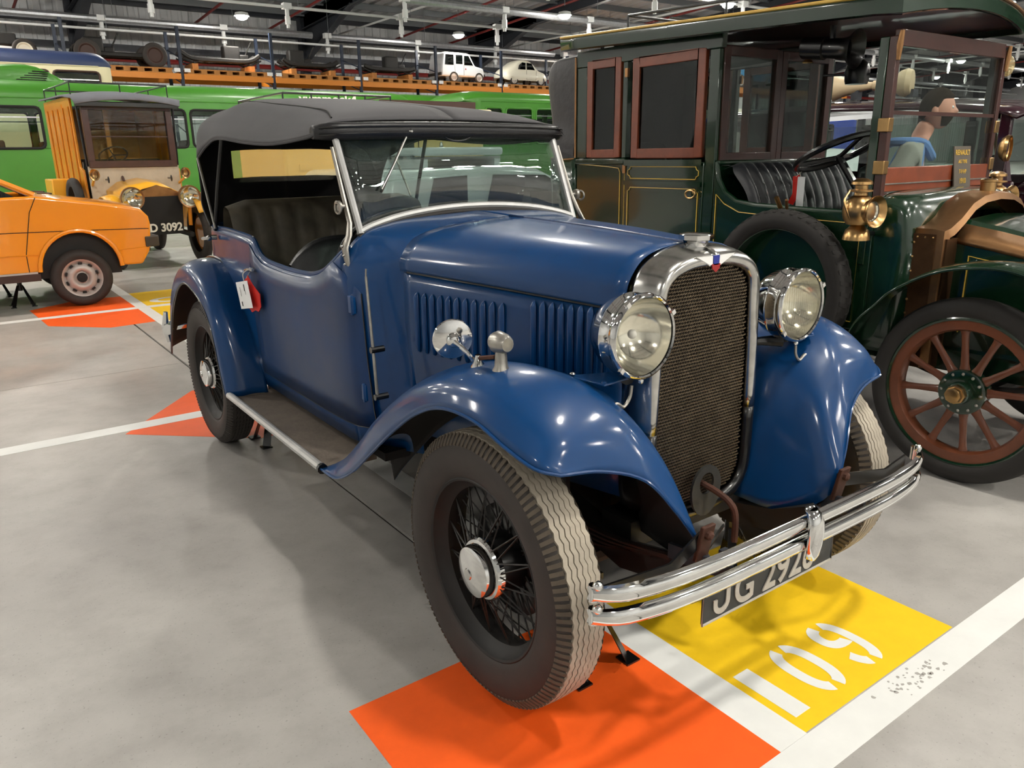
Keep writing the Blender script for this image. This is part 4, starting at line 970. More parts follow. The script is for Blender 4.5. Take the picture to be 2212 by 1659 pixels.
# brass dashboard radiator behind the bonnet
def rprof(d): return [(-.475+d, .45), (-.475+d, 1.075-d), (-.42+d*.5, 1.085-d), (-.33, 1.125-d), (-.24, 1.185-d), (-.14, 1.215-d), (0, 1.225-d), (.14, 1.215-d), (.24, 1.185-d), (.33, 1.125-d), (.42-d*.5, 1.085-d), (.475-d, 1.075-d), (.475-d, .45)]
MB().grid([[V(a, y, b) for a, b in rprof(d)] for y, d in ((.30, .0), (.292, -.008), (.215, -.008), (.17, .0), (.158, .03))]).ob('radiator_shell', 'brass_dull', taxi, ang=50)
for s in (-1, 1):
    MB().b2((s*.474, .20, .45), (s*.486, .30, 1.06)).ob('radiator_side', 'copper_dark', taxi)
    MB().b2((s*.36, .158, .45), (s*.465, .20, 1.04)).ob('radiator_fins', 'copper_dark', taxi)
    for k in range(9): MB().sph((s*.488, .292, .5+.065*k), .006, 8, 5).ob('rivet', 'brass', taxi)
    for k in range(3): MB().sph((s*.488, .21+.035*k, 1.045), .005, 8, 5).ob('rivet', 'brass', taxi)
MB().lathe([(0, .034), (.045, .034), (.047, .038), (.055, .038), (.06, .03), (.062, 0)], (0, .225, 1.225), (0, 0, 1), 24).ob('filler_cap', 'brass', taxi)
# coal-scuttle bonnet
def bsc(y, w_, zt, ze): return [V(-w_*1.12, y, .5), V(-w_*1.12, y, ze), V(-w_*.82, y, zt-.01), V(-w_*.3, y, zt), V(0, y, zt+.004), V(w_*.3, y, zt), V(w_*.82, y, zt-.01), V(w_*1.12, y, ze), V(w_*1.12, y, .5)]
secs = [bsc(.17, .33, 1.125, 1.03), bsc(-.05, .32, 1.085, .995), bsc(-.30, .30, 1.02, .94), bsc(-.50, .27, .92, .86), bsc(-.66, .23, .77, .72), bsc(-.72, .2, .58, .55)]
bn = MB(); bn.grid([cr([s_[j] for s_ in secs], 4) for j in range(9)]); bn.ob('bonnet', 'green_paint', taxi, ang=25)
for s, j0, j1 in ((-1, 1, 2), (1, 7, 6)):
    a = cr([q[j0] for q in secs[:5]], 4); b = cr([q[j1] for q in secs[:5]], 4)
    MB().grid([[p+V(s*.004, 0, -.012), p+V(s*.003, 0, .006), q.lerp(p, .25)+V(0, 0, .004)] for p, q in zip(a, b)]).ob('bonnet_edge', 'brass_dull', taxi, ang=60, solid=.003)
    pts = [V(s*(.33*1.12+.004), .10, .62), V(s*(.33*1.12+.004), .10, .965), V(s*(.32*1.12+.004), -.05, .94), V(s*(.30*1.12+.006), -.3, .885), V(s*(.27*1.12+.006), -.48, .81), V(s*(.27*1.12+.006), -.48, .62)]
    MB().tube(pts, .0035, 5).ob('gold_line', 'gold_line', taxi)
    MB().b2((s*.33, -.72, .44), (s*.40, .5, .54)).ob('chassis_rail', 'green_paint', taxi)
# wooden wheels
def cart_wheel():
    w_ = MB().lathe([(.035,.318),(.035,.276),(.02,.268),(-.02,.268),(-.035,.276),(-.035,.318)], n=64, closed=True).ob('wheel', 'wheel_wood', None)
    MB().lathe([(.040,.316),(.043,.324),(.040,.332),(-.040,.332),(-.043,.324),(-.040,.316)], n=64, closed=True).ob('wheel_rim', 'green_paint', w_)
    MB().lathe([(.036,.325),(.046,.334),(.052,.352),(.051,.374),(.042,.396),(.025,.407),(0,.410),(-.025,.407),(-.042,.396),(-.051,.374),(-.052,.352),(-.046,.334),(-.036,.325)], n=72).ob('tyre', 'black_rubber', w_, ang=60)
    sp = None
    for k in range(12):
        if sp is None:
            g = [[V(.0+b*math.cos(a)*.9, b*math.sin(a)*c, r) for a in [2*PI*q/10 for q in range(10)]] for r, b, c in ((.075, .022, 1.2), (.12, .016, 1.05), (.2, .014, 1), (.25, .016, 1), (.272, .019, 1.15))]
            sp = MB().grid(g, cv=True).ob('spoke', 'wheel_wood', w_); q_ = sp
        else: q_ = dup(sp, w_)
        q_.rotation_euler.x = 2*PI*k/12+.12
    MB().lathe([(-.05,0),(-.05,.09),(.02,.10),(.028,.098),(.034,.085),(.036,.05),(.06,.046),(.065,.04)], n=32).ob('hub', 'green_paint', w_)
    bl = None
    for k in range(12):
        a = 2*PI*k/12
        if bl is None: bl = MB().sph((.032, 0, .082), .0075, 8, 6).ob('hub_bolt', 'nickel_dull', w_); q_ = bl
        else: q_ = dup(bl, w_)
        q_.rotation_euler.x = a
    MB().lathe([(.06,.042),(.085,.042),(.087,.036),(.108,.034),(.112,.026),(.114,0)], n=8).ob('hub_cap', 'brass', w_)
    return w_
tw = cart_wheel(); tw.parent = taxi; tw.location = (-.565, -.05, .41); tw.rotation_euler.z = PI
for x, y, rz in ((.565, -.05, 0), (-.585, 2.65, PI), (.585, 2.65, 0)):
    o = dup(tw, taxi, (x, y, .41), rz)
    for ch in list(tw.children): dup(ch, o)
MB().tube([(-.55, -.05, .36), (.55, -.05, .36)], .03, 8).ob('front_axle', 'black_dirty', taxi)
MB().tube([(-.55, 2.65, .41), (.55, 2.65, .41)], .04, 8).ob('rear_axle', 'black_dirty', taxi)
for s in (-1, 1): MB().tube(cr([(s*.42, -.55, .52), (s*.42, -.05, .40), (s*.42, .45, .5)], 8), .022, 6, flat=.6).ob('leaf_spring', 'black_dirty', taxi)
# spare tyre on the running board
st = MB().lathe([(.036,.300),(.050,.312),(.058,.335),(.056,.362),(.044,.385),(.026,.392),(0,.394),(-.026,.392),(-.044,.385),(-.056,.362),(-.058,.335),(-.050,.312),(-.036,.300)], n=72, closed=True)
sp_ = st.ob('spare_tyre', 'black_rubber', taxi, ang=60); sp_.location = (-.615, .90, .75)
lg = MB()
for j in range(48):
    a0 = 2*PI*j/48
    for sx in (-1, 1):
        vs = []
        for dr in (0, .005):
            for (da, x, r) in ((0, .010, .3925), (.05, .010, .3925), (.085, .048, .380), (.035, .048, .380)): vs.append((sx*x, math.sin(a0+da)*(r+dr), math.cos(a0+da)*(r+dr)))
        lg.add(vs, [(4,5,6,7),(0,1,5,4),(1,2,6,5),(2,3,7,6),(3,0,4,7)])
o = lg.ob('tyre_tread', 'black_rubber', sp_, ang=20); o['kind'] = 'stuff'
MB().lathe([(.03,.296),(.034,.302),(-.034,.302),(-.03,.296)], n=48, closed=True).ob('tyre_band', 'green_paint', sp_)
MB().tube([(-.54, .96, 1.12), (-.60, .96, 1.20)], .012, 8).ob('brake_lever', 'brass', taxi); MB().tube([(-.54, .93, 1.10), (-.60, .90, 1.19)], .008, 8).ob('gear_lever', 'brass_dull', taxi)
# steering wheel
sm = MB(); cen = V(-.20, .90, 1.415); nx = V(0, .42, .9).normalized(); ux = V(1, 0, 0); vx = nx.cross(ux)
sm.tube([cen+(ux*math.cos(a)+vx*math.sin(a))*.21 for a in [2*PI*k/40 for k in range(40)]], .017, 8, closed=True)
for a in (.2, 2.3, 4.4): sm.tube([cen-nx*.03, cen+(ux*math.cos(a)+vx*math.sin(a))*.2], .012, 6)
sm.tube([cen-nx*.02, cen-nx*.6+V(0, -.15, 0)], .02, 8); sm.ob('steering_wheel', 'black_enamel', taxi)
# black horn under the canopy, bell forward
hn = MB().lathe([(-.16, 0), (-.16, .052), (-.05, .054), (-.045, .045), (.04, .047), (.07, .056), (.10, .085), (.108, .09), (.10, .08), (.06, .045)], (-.40, .84, 1.895), (.1, -1, -.12), 28).ob('canopy_horn', 'black_enamel', taxi)
MB().tube([(-.40, .86, 1.94), (-.40, .86, 2.0)], .015, 8).ob('horn_bracket', 'black_enamel', taxi)
hk = MB().tube([(-.35, 1.02, 1.95), (-.35, 1.02, 1.86)], .009, 8); hk.lathe([(0, .026), (.008, .024), (.02, .010)], (-.35, 1.02, 1.85), (0, 0, 1), 14); hk.ob('bell_pull', 'brass', taxi)
dm = MB().lathe([(-.085, 0), (-.08, .035), (-.06, .058), (-.02, .068), (.03, .066), (.05, .06), (.052, 0)], (.40, 1.2, 1.84), (0, 0, -1), 24); dm.tube([(.40, 1.2, 1.92), (.40, 1.2, 2.0)], .01, 6); dm.tube([(.30, 1.35, 1.845), (.45, 1.02, 1.835)], .007, 6)
dm.ob('roof_lamp', 'black_enamel', taxi)
# tag on the steering wheel
tg2 = thing('paper_tag', 'white card and red ribbon hanging from the taxi steering wheel', 'tag', (2.16, 1.085, 1.17))
MB().b2((-.012, -.045, -.04), (-.011, .0, .12)).ob('card', 'tag_white', tg2); MB().prism([(-.006, -.005, .13), (-.006, .035, .12), (-.006, .03, .03), (-.006, .055, -.02), (-.006, .02, -.03), (-.006, -.005, .02)], (.003, 0, 0)).ob('ribbon', 'tag_red', tg2)
MB().tube(cr([(-.011, -.02, .115), (-.005, .0, .15), (.0, .01, .185), (.004, -.01, .15), (-.008, .015, .12)], 4), .0018, 5).ob('string', 'string', tg2)
# information board propped on the cowl
sg = thing('information_board', 'small dark grey board with gold lettering propped against taxi windscreen', 'sign', (2.60, .42, 1.235))
MB().prism([(-.085, .015, .0), (.085, .015, .0), (.085, .04, .20), (-.085, .04, .20)], (0, .006, 0)).ob('board', 'board_grey', sg)
for i, (t_, sz) in enumerate((('RENAULT', .036), ('AG TYPE', .024), ('7-9 HP', .028), ('1910', .036))):
    tm = text_mb(t_, sz, .001, .0006, .95, 'CENTER'); zz = (.158, .118, .068, .02)[i]; tm.xf(frame_m((0, .0135+zz*.125, zz), (1, 0, 0), (0, .125, 1))); tm.ob('lettering', 'gold_line', sg)
# ================================================================ OTHER VEHICLES
mat('orange_paint', (246, 150, 22), .28, coat=.8, coatr=.06)
mat('van_yellow', (226, 142, 26), .36, coat=.5, noise=(4, .15))
mat('van_yellow2', (246, 178, 44), .36, coat=.5)
mat('cream_yellow', (238, 208, 136), .5, noise=(2, .1))
mat('coach_green', (70, 142, 40), .4, coat=.3, coatr=.2, noise=(.8, .18))
mat('navy', (34, 48, 84), .5)
mat('cream', (226, 214, 176), .5)
mat('ivory', (226, 222, 204), .4, coat=.3)
mat('canvas_grey', (120, 122, 130), .85, noise=(3, .15))
mat('dash_grey', (188, 176, 156), .6, noise=(5, .2))
mat('wheel_silver', (186, 178, 172), .45, metal=.3)
mat('plastic_dark', (62, 54, 46), .6)
mat('trim_brown', (64, 40, 32), .6)
mat('maroon', (44, 14, 26), .2, coat=.9, coatr=.05)
mat('white_car', (226, 230, 234), .3, coat=.6)
mat('bus_blue', (30, 74, 190), .45)
mat('sky_van', (52, 140, 196), .45)
mat('truck_brown', (66, 42, 34), .6)
mat('plate_white', (240, 236, 222), .5)
mat('speaker_cream', (206, 186, 150), .5)
def wheel(par, loc, R, wd, ax='y', hub='wheel_silver', detail=False, side=-1):
    """tyre with a hub; axis along local y (outer face towards side*y) or x"""
    a = (0, side, 0) if ax == 'y' else (side, 0, 0)
    t = MB().lathe([(wd*.42, R*.66), (wd*.5, R*.76), (wd*.5, R*.88), (wd*.36, R*.98), (0, R), (-wd*.36, R*.98), (-wd*.5, R*.88), (-wd*.5, R*.76), (-wd*.42, R*.66)], (0, 0, 0), a, 40).ob('wheel', 'tyre_side', par, ang=60, loc=loc)
    if not detail:
        MB().lathe([(-wd*.2, 0), (wd*.05, 0), (wd*.12, R*.22), (wd*.06, R*.5), (wd*.42, R*.6), (wd*.44, R*.67), (wd*.36, R*.67)], (0, 0, 0), a, 28).ob('wheel_disc', hub, t)
    return t
def loft(secs, nu=4, nv=4):
    """secs: [(x, [(y,z) ... from bottom outer to top centre])] -> mirrored closed skin"""
    rows = []
    for x, pr in secs:
        h = [V(x, -a, b) for a, b in pr]; rows.append(h+[V(p.x, -p.y, p.z) for p in reversed(h[:-1] if abs(h[-1].y) < 1e-6 else h)])
    m = MB().patch(rows, nu, nv)
    for r in (rows[0], rows[-1]):
        c = cr(r, nv); n = len(m.v); m.v += [tuple(p) for p in c]; m.f.append(tuple(range(n, n+len(c)))); m.mi.append(0)
    return m
# ---------------------------------------------------------------- orange hatchback
oc = thing('orange_hatchback', 'bright orange hatchback car on stands with silver steel wheels', 'car', (0, 8.23, 0))
NS = -.78
arch = [(-.555+.365*math.cos(a), .375+.375*math.sin(a)) for a in [PI*k/18 for k in range(19)]]
arch2 = [(-2.95+.36*math.cos(a), .375+.36*math.sin(a)) for a in [PI*k/14 for k in range(15)]]
low = [(-3.55, .45), (-3.35, .37)]+[(-2.95-.36*math.cos(PI*k/14), .375+.36*math.sin(PI*k/14)) for k in range(15)]+[(-2.5, .36), (-1.0, .36)]+[(-.555-.365*math.cos(PI*k/18), .375+.375*math.sin(PI*k/18)) for k in range(19)]+[(-.12, .375), (.02, .375), (.10, .50), (.125, .60)]
topl = [(.145, .78), (.135, .86), (.06, .95), (-.3, 1.015), (-.88, 1.105), (-1.15, 1.10), (-2.0, 1.08), (-3.0, 1.05), (-3.5, .98), (-3.62, .8), (-3.6, .55)]
for s in (-1, 1):
    MB().prism([(a, s*.78, b) for a, b in low+topl], (0, -s*.05, 0)).ob('body_side', 'orange_paint', oc, bevel=.035, ang=50, bseg=4)
    MB().tube([(a, s*.783, b) for a, b in [(-.555-.372*math.cos(PI*k/18), .375+.382*math.sin(PI*k/18)) for k in range(19)]], .022, 8, flat=.8).ob('arch_flare', 'orange_paint', oc)
    MB().tube([(.12, s*.782, .735), (-.5, s*.783, .755), (-1.02, s*.783, .765), (-3.5, s*.783, .80)], .004, 5).ob('side_stripe', 'trim_brown', oc)
    MB().tube([(-.22, s*.784, .535), (.11, s*.784, .55)], .004, 5).ob('body_crease', 'orange_paint', oc); MB().tube([(-2.5, s*.784, .545), (-.92, s*.784, .545)], .006, 5).ob('body_crease', 'orange_paint', oc)
    MB().tube([(-.86, s*.7815, 1.09), (-.93, s*.7815, .95), (-1.02, s*.7815, .55), (-1.02, s*.7815, .38)], .004, 5).ob('door_gap', 'black_enamel', oc)
    MB().b2((-2.55, s*.75, .29), (-.93, s*.785, .36)).ob('sill', 'trim_brown', oc); MB().b2((-2.55, s*.77, .362), (-.95, s*.79, .38)).ob('sill_trim', 'wheel_silver', oc)
    MB().tube([(-.86, s*.70, 1.11), (-1.42, s*.58, 1.40), (-2.3, s*.58, 1.42), (-3.1, s*.60, 1.38), (-3.5, s*.68, 1.0)], .03, 8).ob('roof_pillar', 'orange_paint', oc)
    MB().prism([(-1.02, s*.735, 1.10), (-1.48, s*.6, 1.37), (-2.25, s*.6, 1.39), (-3.0, s*.61, 1.36), (-3.3, s*.70, 1.08)], (0, -s*.005, 0)).ob('side_window', 'glass_coach', oc)
def fw_(r): return r
rows = [[V(x, y, z-.035*(abs(y)/.74)**3) for y in [-.745+1.49*k/10 for k in range(11)]] for x, z in ((.13, .86), (.09, .93), (.03, .975), (-.1, 1.005), (-.5, 1.065), (-.88, 1.125))]
MB().grid(rows).ob('bonnet', 'orange_paint', oc, ang=60, solid=.01, soff=-1)
MB().grid([[V(-.88, y*.93, 1.12), V(-1.42, y*.79, 1.405)] for y in (-.74, 0, .74)]).ob('windscreen', 'glass_coach', oc, solid=.005)
MB().grid([[V(x, y, z-.02*(abs(y)/.58)**2) for y in [-.58+1.16*k/6 for k in range(7)]] for x, z in ((-1.4, 1.415), (-1.8, 1.44), (-2.5, 1.44), (-3.1, 1.39))]).ob('roof', 'orange_paint', oc, solid=.01)
MB().grid([[V(-3.1, y*.8, 1.38), V(-3.5, y*.92, 1.0)] for y in (-.74, 0, .74)]).ob('hatch_window', 'glass_coach', oc, solid=.005)
MB().b2((-3.56, -.72, .4), (-3.5, .72, 1.0)).ob('tailgate', 'orange_paint', oc)
MB().b2((.09, -.73, .5), (.12, .73, .86)).ob('grille', 'plastic_dark', oc)
MB().prism([(.07, -.80, .545), (.21, -.76, .545), (.22, -.70, .545), (.22, .70, .545), (.21, .76, .545), (.07, .80, .545)], (0, 0, .11)).ob('bumper', 'plastic_dark', oc, bevel=.012)
MB().tube([(-.78, -.2, 1.115), (-.72, -.5, 1.12), (-.70, -.62, 1.118)], .009, 6).ob('wiper', 'black_enamel', oc)
MB().tube([(-.78, .4, 1.115), (-.72, .1, 1.12), (-.70, .0, 1.118)], .009, 6).ob('wiper', 'black_enamel', oc)
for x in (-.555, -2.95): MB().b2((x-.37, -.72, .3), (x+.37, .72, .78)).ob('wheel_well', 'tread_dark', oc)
for x in (-.57, -2.95):
    for s in (-1, 1):
        w_ = wheel(oc, (x, s*.735, .285), .285, .17, 'y', detail=True, side=s)
        MB().lathe([(-.05, 0), (.03, .035), (.036, .05), (.03, .06), (.05, .075), (.062, .09), (.060, .105), (.045, .135), (.03, .145), (.05, .165), (.066, .178), (.07, .188), (.06, .19)], (0, 0, 0), (0, s, 0), 40).ob('steel_wheel', 'wheel_silver', w_, ang=50)
        MB().lathe([(.034, .05), (.05, .047), (.052, 0)], (0, 0, 0), (0, s, 0), 16).ob('hub_centre', 'tread_dark', w_)
        sl = None
        for k in range(10):
            if sl is None: sl = MB().box((0, s*.050, .146), (.036, .02, .016)).ob('vent_slot', 'tread_dark', w_); q_ = sl
            else: q_ = dup(sl, w_)
            q_.rotation_euler.y = 2*PI*k/10
        bl = None
        for k in range(4):
            if bl is None: bl = MB().lathe([(.03, .012), (.045, .011), (.05, 0)], (0, 0, .078), (0, s, 0), 8).ob('wheel_bolt', 'wheel_silver', w_); q_ = bl
            else: q_ = dup(bl, w_)
            q_.rotation_euler.y = 2*PI*k/4+.4
axle_stand(-1.10, 7.85, .29, 'black axle stand under the sill of the orange hatchback')
axle_stand(-1.25, 8.7, .29, 'black axle stand under the far side of the orange hatchback')

# ---------------------------------------------------------------- buses
def bus(name, label, x0, x1, y0, depth, z0, zs, zw, zt, H, mats, wins, endr=.3, roofm=None, cat='bus'):
    """side wall at y0; windows as [(xa,xb)] between zs and zw; zt = start of roof curve"""
    t = thing(name, label, cat, ((x0+x1)/2, y0+depth/2, 0)); ox = (x0+x1)/2; L = (x1-x0)/2; D = depth/2
    body, roofc, rub = mats
    for s in (-1, 1):
        yo = s*D
        MB().b2((-L+endr, yo-s*.06, z0), (L-endr, yo, zs)).ob('lower_panel', body, t, bevel=.02)
        MB().b2((-L+endr, yo-s*.06, zw), (L-endr, yo, zt)).ob('upper_panel', body, t)
        e = -L+endr
        for a, b in wins+[(x1-endr, None)]:
            a -= ox
            if a-e > .01: MB().b2((e, yo-s*.06, zs), (a, yo, zw)).ob('window_pillar', body, t)
            if b is None: break
            b -= ox
            q = MB(); r_ = .1; ring = []
            for cx_, cz_, a0 in ((b-r_, zw-r_, 0), (a+r_, zw-r_, PI/2), (a+r_, zs+r_, PI), (b-r_, zs+r_, 1.5*PI)):
                for k in range(5): ring.append(V(cx_+r_*math.cos(a0+PI/2*k/4), yo, cz_+r_*math.sin(a0+PI/2*k/4)))
            wn = q.tube(ring, .03, 6, closed=True).ob('window_rubber', rub, t)
            MB().b2((a, yo-s*.035, zs), (b, yo-s*.03, zw)).ob('window_pane', 'glass_clear', wn)
            MB().b2((a+.02, yo-s*.02, zw-.22), (b-.02, yo-s*.012, zw-.195)).ob('window_bar', 'galv', wn)
            e = b
        MB().tube([(-L+endr, yo+s*.004, zt+.0), (L-endr, yo+s*.004, zt+.0)], .012, 5).ob('gutter', body, t); MB().tube([(-L+endr, yo+s*.004, z0+.4), (L-endr, yo+s*.004, z0+.4)], .012, 5).ob('waist_moulding', body, t)
    for s in (-1, 1):
        g = []
        for z in (z0, .8, zs, zw, zt):
            g.append([V(s*(L-endr), -D, z), V(s*(L-endr*.35), -D+endr*.12, z), V(s*(L-.02), -D+endr*.6, z), V(s*L, -D*.4, z), V(s*L, D*.4, z), V(s*(L-.02), D-endr*.6, z), V(s*(L-endr*.35), D-endr*.12, z), V(s*(L-endr), D, z)])
        MB().patch(g, 2, 4).ob('end_panel', body, t, ang=70)
        MB().b2((s*L-.01, -D*.75, zs), (s*L+.01, D*.75, zw-.05)).ob('end_window', 'glass_coach', t)
    rows = []
    for x, f in ((-L, .0), (-L+.05, .45), (-L+endr*.6, .85), (-L+endr*1.3, 1), (-L+endr*3, 1), (0, 1), (L-endr*3, 1), (L-endr*1.3, 1), (L-endr*.6, .85), (L-.05, .45), (L, .0)):
        hh = H-zt; c = 1-.12*(1-f)
        rows.append([V(x, -D*c, zt), V(x, -D*.985*c, zt+hh*.35*f), V(x, -D*.86*c, zt+hh*.75*f), V(x, -D*.55, zt+hh*.95*f), V(x, 0, zt+hh*f), V(x, D*.55, zt+hh*.95*f), V(x, D*.86*c, zt+hh*.75*f), V(x, D*.985*c, zt+hh*.35*f), V(x, D*c, zt)])
    MB().patch(rows, 3, 4).ob('roof', roofc, t, ang=80)
    MB().b2((-L+.3, -D+.1, .7), (L-.3, D-.1, .78)).ob('bus_floor', 'black_dirty', t)
    k = -L+1.0
    st_ = None
    while k < L-1:
        for yy in (-D+.55, D-.55):
            if st_ is None: st_ = MB().b2((-.06, -.42, 0), (.06, .42, .62)).ob('seat_back', 'plastic_dark', t, bevel=.04, loc=(k, yy, zs-.45))
            else: dup(st_, t, (k, yy, zs-.45))
        k += .95
    for xx in (-L*.62, L*.62):
        for s in (-1, 1): wheel(t, (xx, s*(D-.12), .48), .48, .26, 'y', 'wheel_silver', side=s)
    return t
cw_ = []
for a in (-2.4, -.98, .62, 2.08, 3.56, 5.02, 6.48, 7.94): cw_.append((a, a+1.36 if a != -.98 else .49))
coach = bus('green_coach', 'long bright green coach with black rubber window surrounds', -3.2, 9.6, 18.5, 2.45, .3, 1.70, 2.54, 2.72, 3.13, ('coach_green', 'coach_green', 'tread_dark'), cw_, .35)
vt = MB()
g = [[V(-3.6+.0*k, 0, 0)] for k in range(2)]
pod = loft([(-4.3, [(.5, 2.95), (.5, 3.18), (.42, 3.28), (0, 3.30)]), (-3.2, [(.6, 2.95), (.6, 3.30), (.5, 3.42), (0, 3.45)]), (-2.55, [(.6, 2.95), (.6, 3.28), (.5, 3.40), (0, 3.43)]), (-1.9, [(.55, 2.95), (.5, 3.02), (.4, 3.06), (0, 3.08)])], 3, 3)
pod.ob('roof_vent_pod', 'coach_green', coach, ang=60)
for k in range(6): MB().box((-2.75+.05*k, -.605, 3.08+.045*k), (.62-.06*k, .03, .018)).ob('vent_slat', 'tread_dark', coach)
bus('green_bus', 'rounded green bus right of the long green coach', 11.3, 20.6, 18.6, 2.4, .35, 1.75, 2.78, 2.95, 3.28, ('coach_green', 'coach_green', 'coach_green'), [(12.0, 12.62), (12.75, 13.75), (13.9, 14.9), (15.05, 16.05), (16.2, 17.2), (17.35, 18.35), (18.5, 19.5)], .55)
bus('green_bus', 'plain green bus roof showing behind the rounded green bus', 10.9, 20.4, 22.2, 2.4, .35, 1.7, 2.7, 2.95, 3.42, ('coach_green', 'coach_green', 'coach_green'), [(12.2, 13.4), (13.6, 14.8), (15, 16.2), (16.4, 17.6), (17.8, 19)], .5)
bus('double_deck_bus', 'navy roofed cream bus standing behind the green coach', -6.0, 2.9, 23.2, 2.4, .35, 3.05, 3.72, 3.86, 4.28, ('cream', 'navy', 'trim_brown'), [(-5.2, -4.1), (-4.0, -2.9), (-2.8, -1.7), (-1.6, -.2), (-.1, 1.35), (1.45, 2.55)], .35)
bus('blue_bus', 'blue and cream bus far behind the taxi', 22, 30, 17.5, 2.4, .35, 1.6, 2.4, 2.6, 2.95, ('bus_blue', 'ivory', 'tread_dark'), [(22.8, 24), (24.2, 25.4), (25.6, 26.8), (27, 28.2)], .35)

tx = text_mb('yummock4', .34, .02, .006, 1.05); tx.xf(frame_m((3.05, -1.245, 2.755), (1, 0, 0), (0, .12, 1))); tx.ob('side_lettering', 'plate_white', coach)
# ---------------------------------------------------------------- yellow vintage van
yv = thing('vintage_yellow_van', 'orange yellow vintage van with grey canvas roof and plate RD 3092', 'van', (.815, 10.08, 0), .07)
yv.scale = (.84, 1, 1)
def SX(x): return Matrix.Translation((x, 0, 0))@Matrix.Diagonal((1/.84, 1, 1, 1))@Matrix.Translation((-x, 0, 0))
MB().prism([(-.33, -.02, .44), (.33, -.02, .44), (.37, -.02, .95), (-.37, -.02, .95)], (0, .04, 0)).ob('radiator_apron', 'tread_dark', yv)
tx = text_mb('RD 3092', .15, .004, .005, 1.15, 'CENTER'); tx.xf(frame_m((.0, -.028, .485), (1, 0, 0), (0, 0, 1))); tx.ob('plate_lettering', 'plate_white', yv)
MB().prism([(-.37, -.01, .95), (.37, -.01, .95), (.36, -.01, .99), (0, -.01, 1.10), (-.36, -.01, .99)], (0, .05, 0)).ob('radiator_top', 'brass_dull', yv)
MB().grid([[V(-.36, .04, .6), V(-.36, .04, .985), V(-.22, .04, 1.05), V(0, .04, 1.095), V(.22, .04, 1.05), V(.36, .04, .985), V(.36, .04, .6)], [V(-.5, .9, .6), V(-.5, .9, 1.02), V(-.32, .9, 1.13), V(0, .9, 1.18), V(.32, .9, 1.13), V(.5, .9, 1.02), V(.5, .9, .6)]]).ob('bonnet', 'van_yellow2', yv, ang=50, solid=.01)
MB().b2((-.72, .9, .62), (.72, .95, 1.35)).ob('dash_panel', 'dash_grey', yv)
mb = MB()
for a, b in (((-.70, .88, 1.33), (.70, .96, 1.42)), ((-.70, .88, 2.10), (.70, .96, 2.18)), ((-.70, .88, 1.42), (-.60, .96, 2.10)), ((.60, .88, 1.42), (.70, .96, 2.10))): mb.b2(a, b)
mb.xf(Matrix.Shear('XY', 4, (0, 0))@Matrix.Identity(4)); mb.ob('windscreen_frame', 'wood_dark', yv, bevel=.006)
MB().b2((-.6, .915, 1.42), (.6, .92, 2.1)).ob('windscreen_pane', 'glass_clear', yv); MB().b2((-.6, .90, 1.74), (.6, .93, 1.755)).ob('windscreen_bar', 'wood_dark', yv)
for s in (-1, 1):
    MB().prism([(s*.78, .98, .62), (s*.78, 1.02, 1.30), (s*.78, 1.18, 1.34), (s*.78, 1.20, 2.29), (s*.78, 2.9, 2.29), (s*.78, 2.9, .62)], (-s*.04, 0, 0)).ob('body_side', 'van_yellow', yv, bevel=.008)
    for yy in (1.25, 1.6, 1.95, 2.3, 2.65): MB().b2((s*.785, yy, .7), (s*.80, yy+.05, 2.15)).ob('side_batten', 'van_yellow', yv)
    MB().b2((s*.70, 1.68, 1.36), (s*.79, 1.76, 2.2)).ob('body_pillar', 'van_yellow', yv); MB().tube([(s*.72, .93, 1.35), (s*.75, .93, 2.15)], .02, 8).ob('canopy_post', 'black_enamel', yv)
    hl = MB().lathe([(0, .13), (-.01, .15), (.02, .152), (.05, .145), (.12, .10), (.17, .04), (.175, 0)], (s*.44, -.16, .94), (0, 1, 0), 28).xf(SX(s*.44)).ob('headlamp', 'brass_dull', yv)
    MB().lathe([(-.025, 0), (-.02, .06), (0, .13)], (s*.44, -.16, .94), (0, 1, 0), 28).xf(SX(s*.44)).ob('headlamp_lens', 'lens', hl); MB().lathe([(.01, .13), (.05, .10), (.08, .05), (.09, 0)], (s*.44, -.16, .94), (0, 1, 0), 28).xf(SX(s*.44)).ob('reflector', 'reflector', hl)
    MB().tube([(s*.44, -.05, .55), (s*.44, -.1, .82)], .03, 8).ob('headlamp_post', 'van_yellow', hl)
    sl = MB().lathe([(0, .06), (-.01, .078), (.02, .08), (.06, .06), (.08, .02), (.082, 0)], (s*.72, .62, 1.24), (0, 1, 0), 24).ob('side_lamp', 'brass', yv)
    MB().lathe([(-.01, 0), (0, .06)], (s*.72, .62, 1.24), (0, 1, 0), 20).ob('lamp_glass', 'lens', sl); MB().tube([(s*.72, .68, 1.18), (s*.70, .9, 1.1)], .02, 6).ob('lamp_bracket', 'van_yellow2', sl)
    MB().tube([(s*.50, .85, 1.17), (s*.50, .72, 1.17)], .012, 6).ob('tap_stem', 'black_enamel', yv); MB().sph((s*.50, .70, 1.17), .03, 8, 6, (.5, 1, 1.6)).ob('tap_handle', 'black_enamel', yv)
    MB().grid([[V(s*.50, p.x, p.y), V(s*.66, p.x, p.y+.02), V(s*.80, p.x, p.y-.01)] for p in cr([(-.30, .72, 0), (-.1, .90, 0), (.2, .97, 0), (.5, .86, 0), (.75, .6, 0), (1.0, .45, 0)], 4)]).ob('front_wing', 'van_yellow2', yv, ang=70, solid=.01)
    wheel(yv, (s*.66, .18, .42), .42, .12, 'x', 'van_yellow', side=s); wheel(yv, (s*.70, 2.4, .42), .42, .14, 'x', 'van_yellow', side=s)
    MB().tube([(s*.45, -.05, .42), (s*.45, 2.9, .5)], .04, 6).ob('chassis_rail', 'black_dirty', yv)
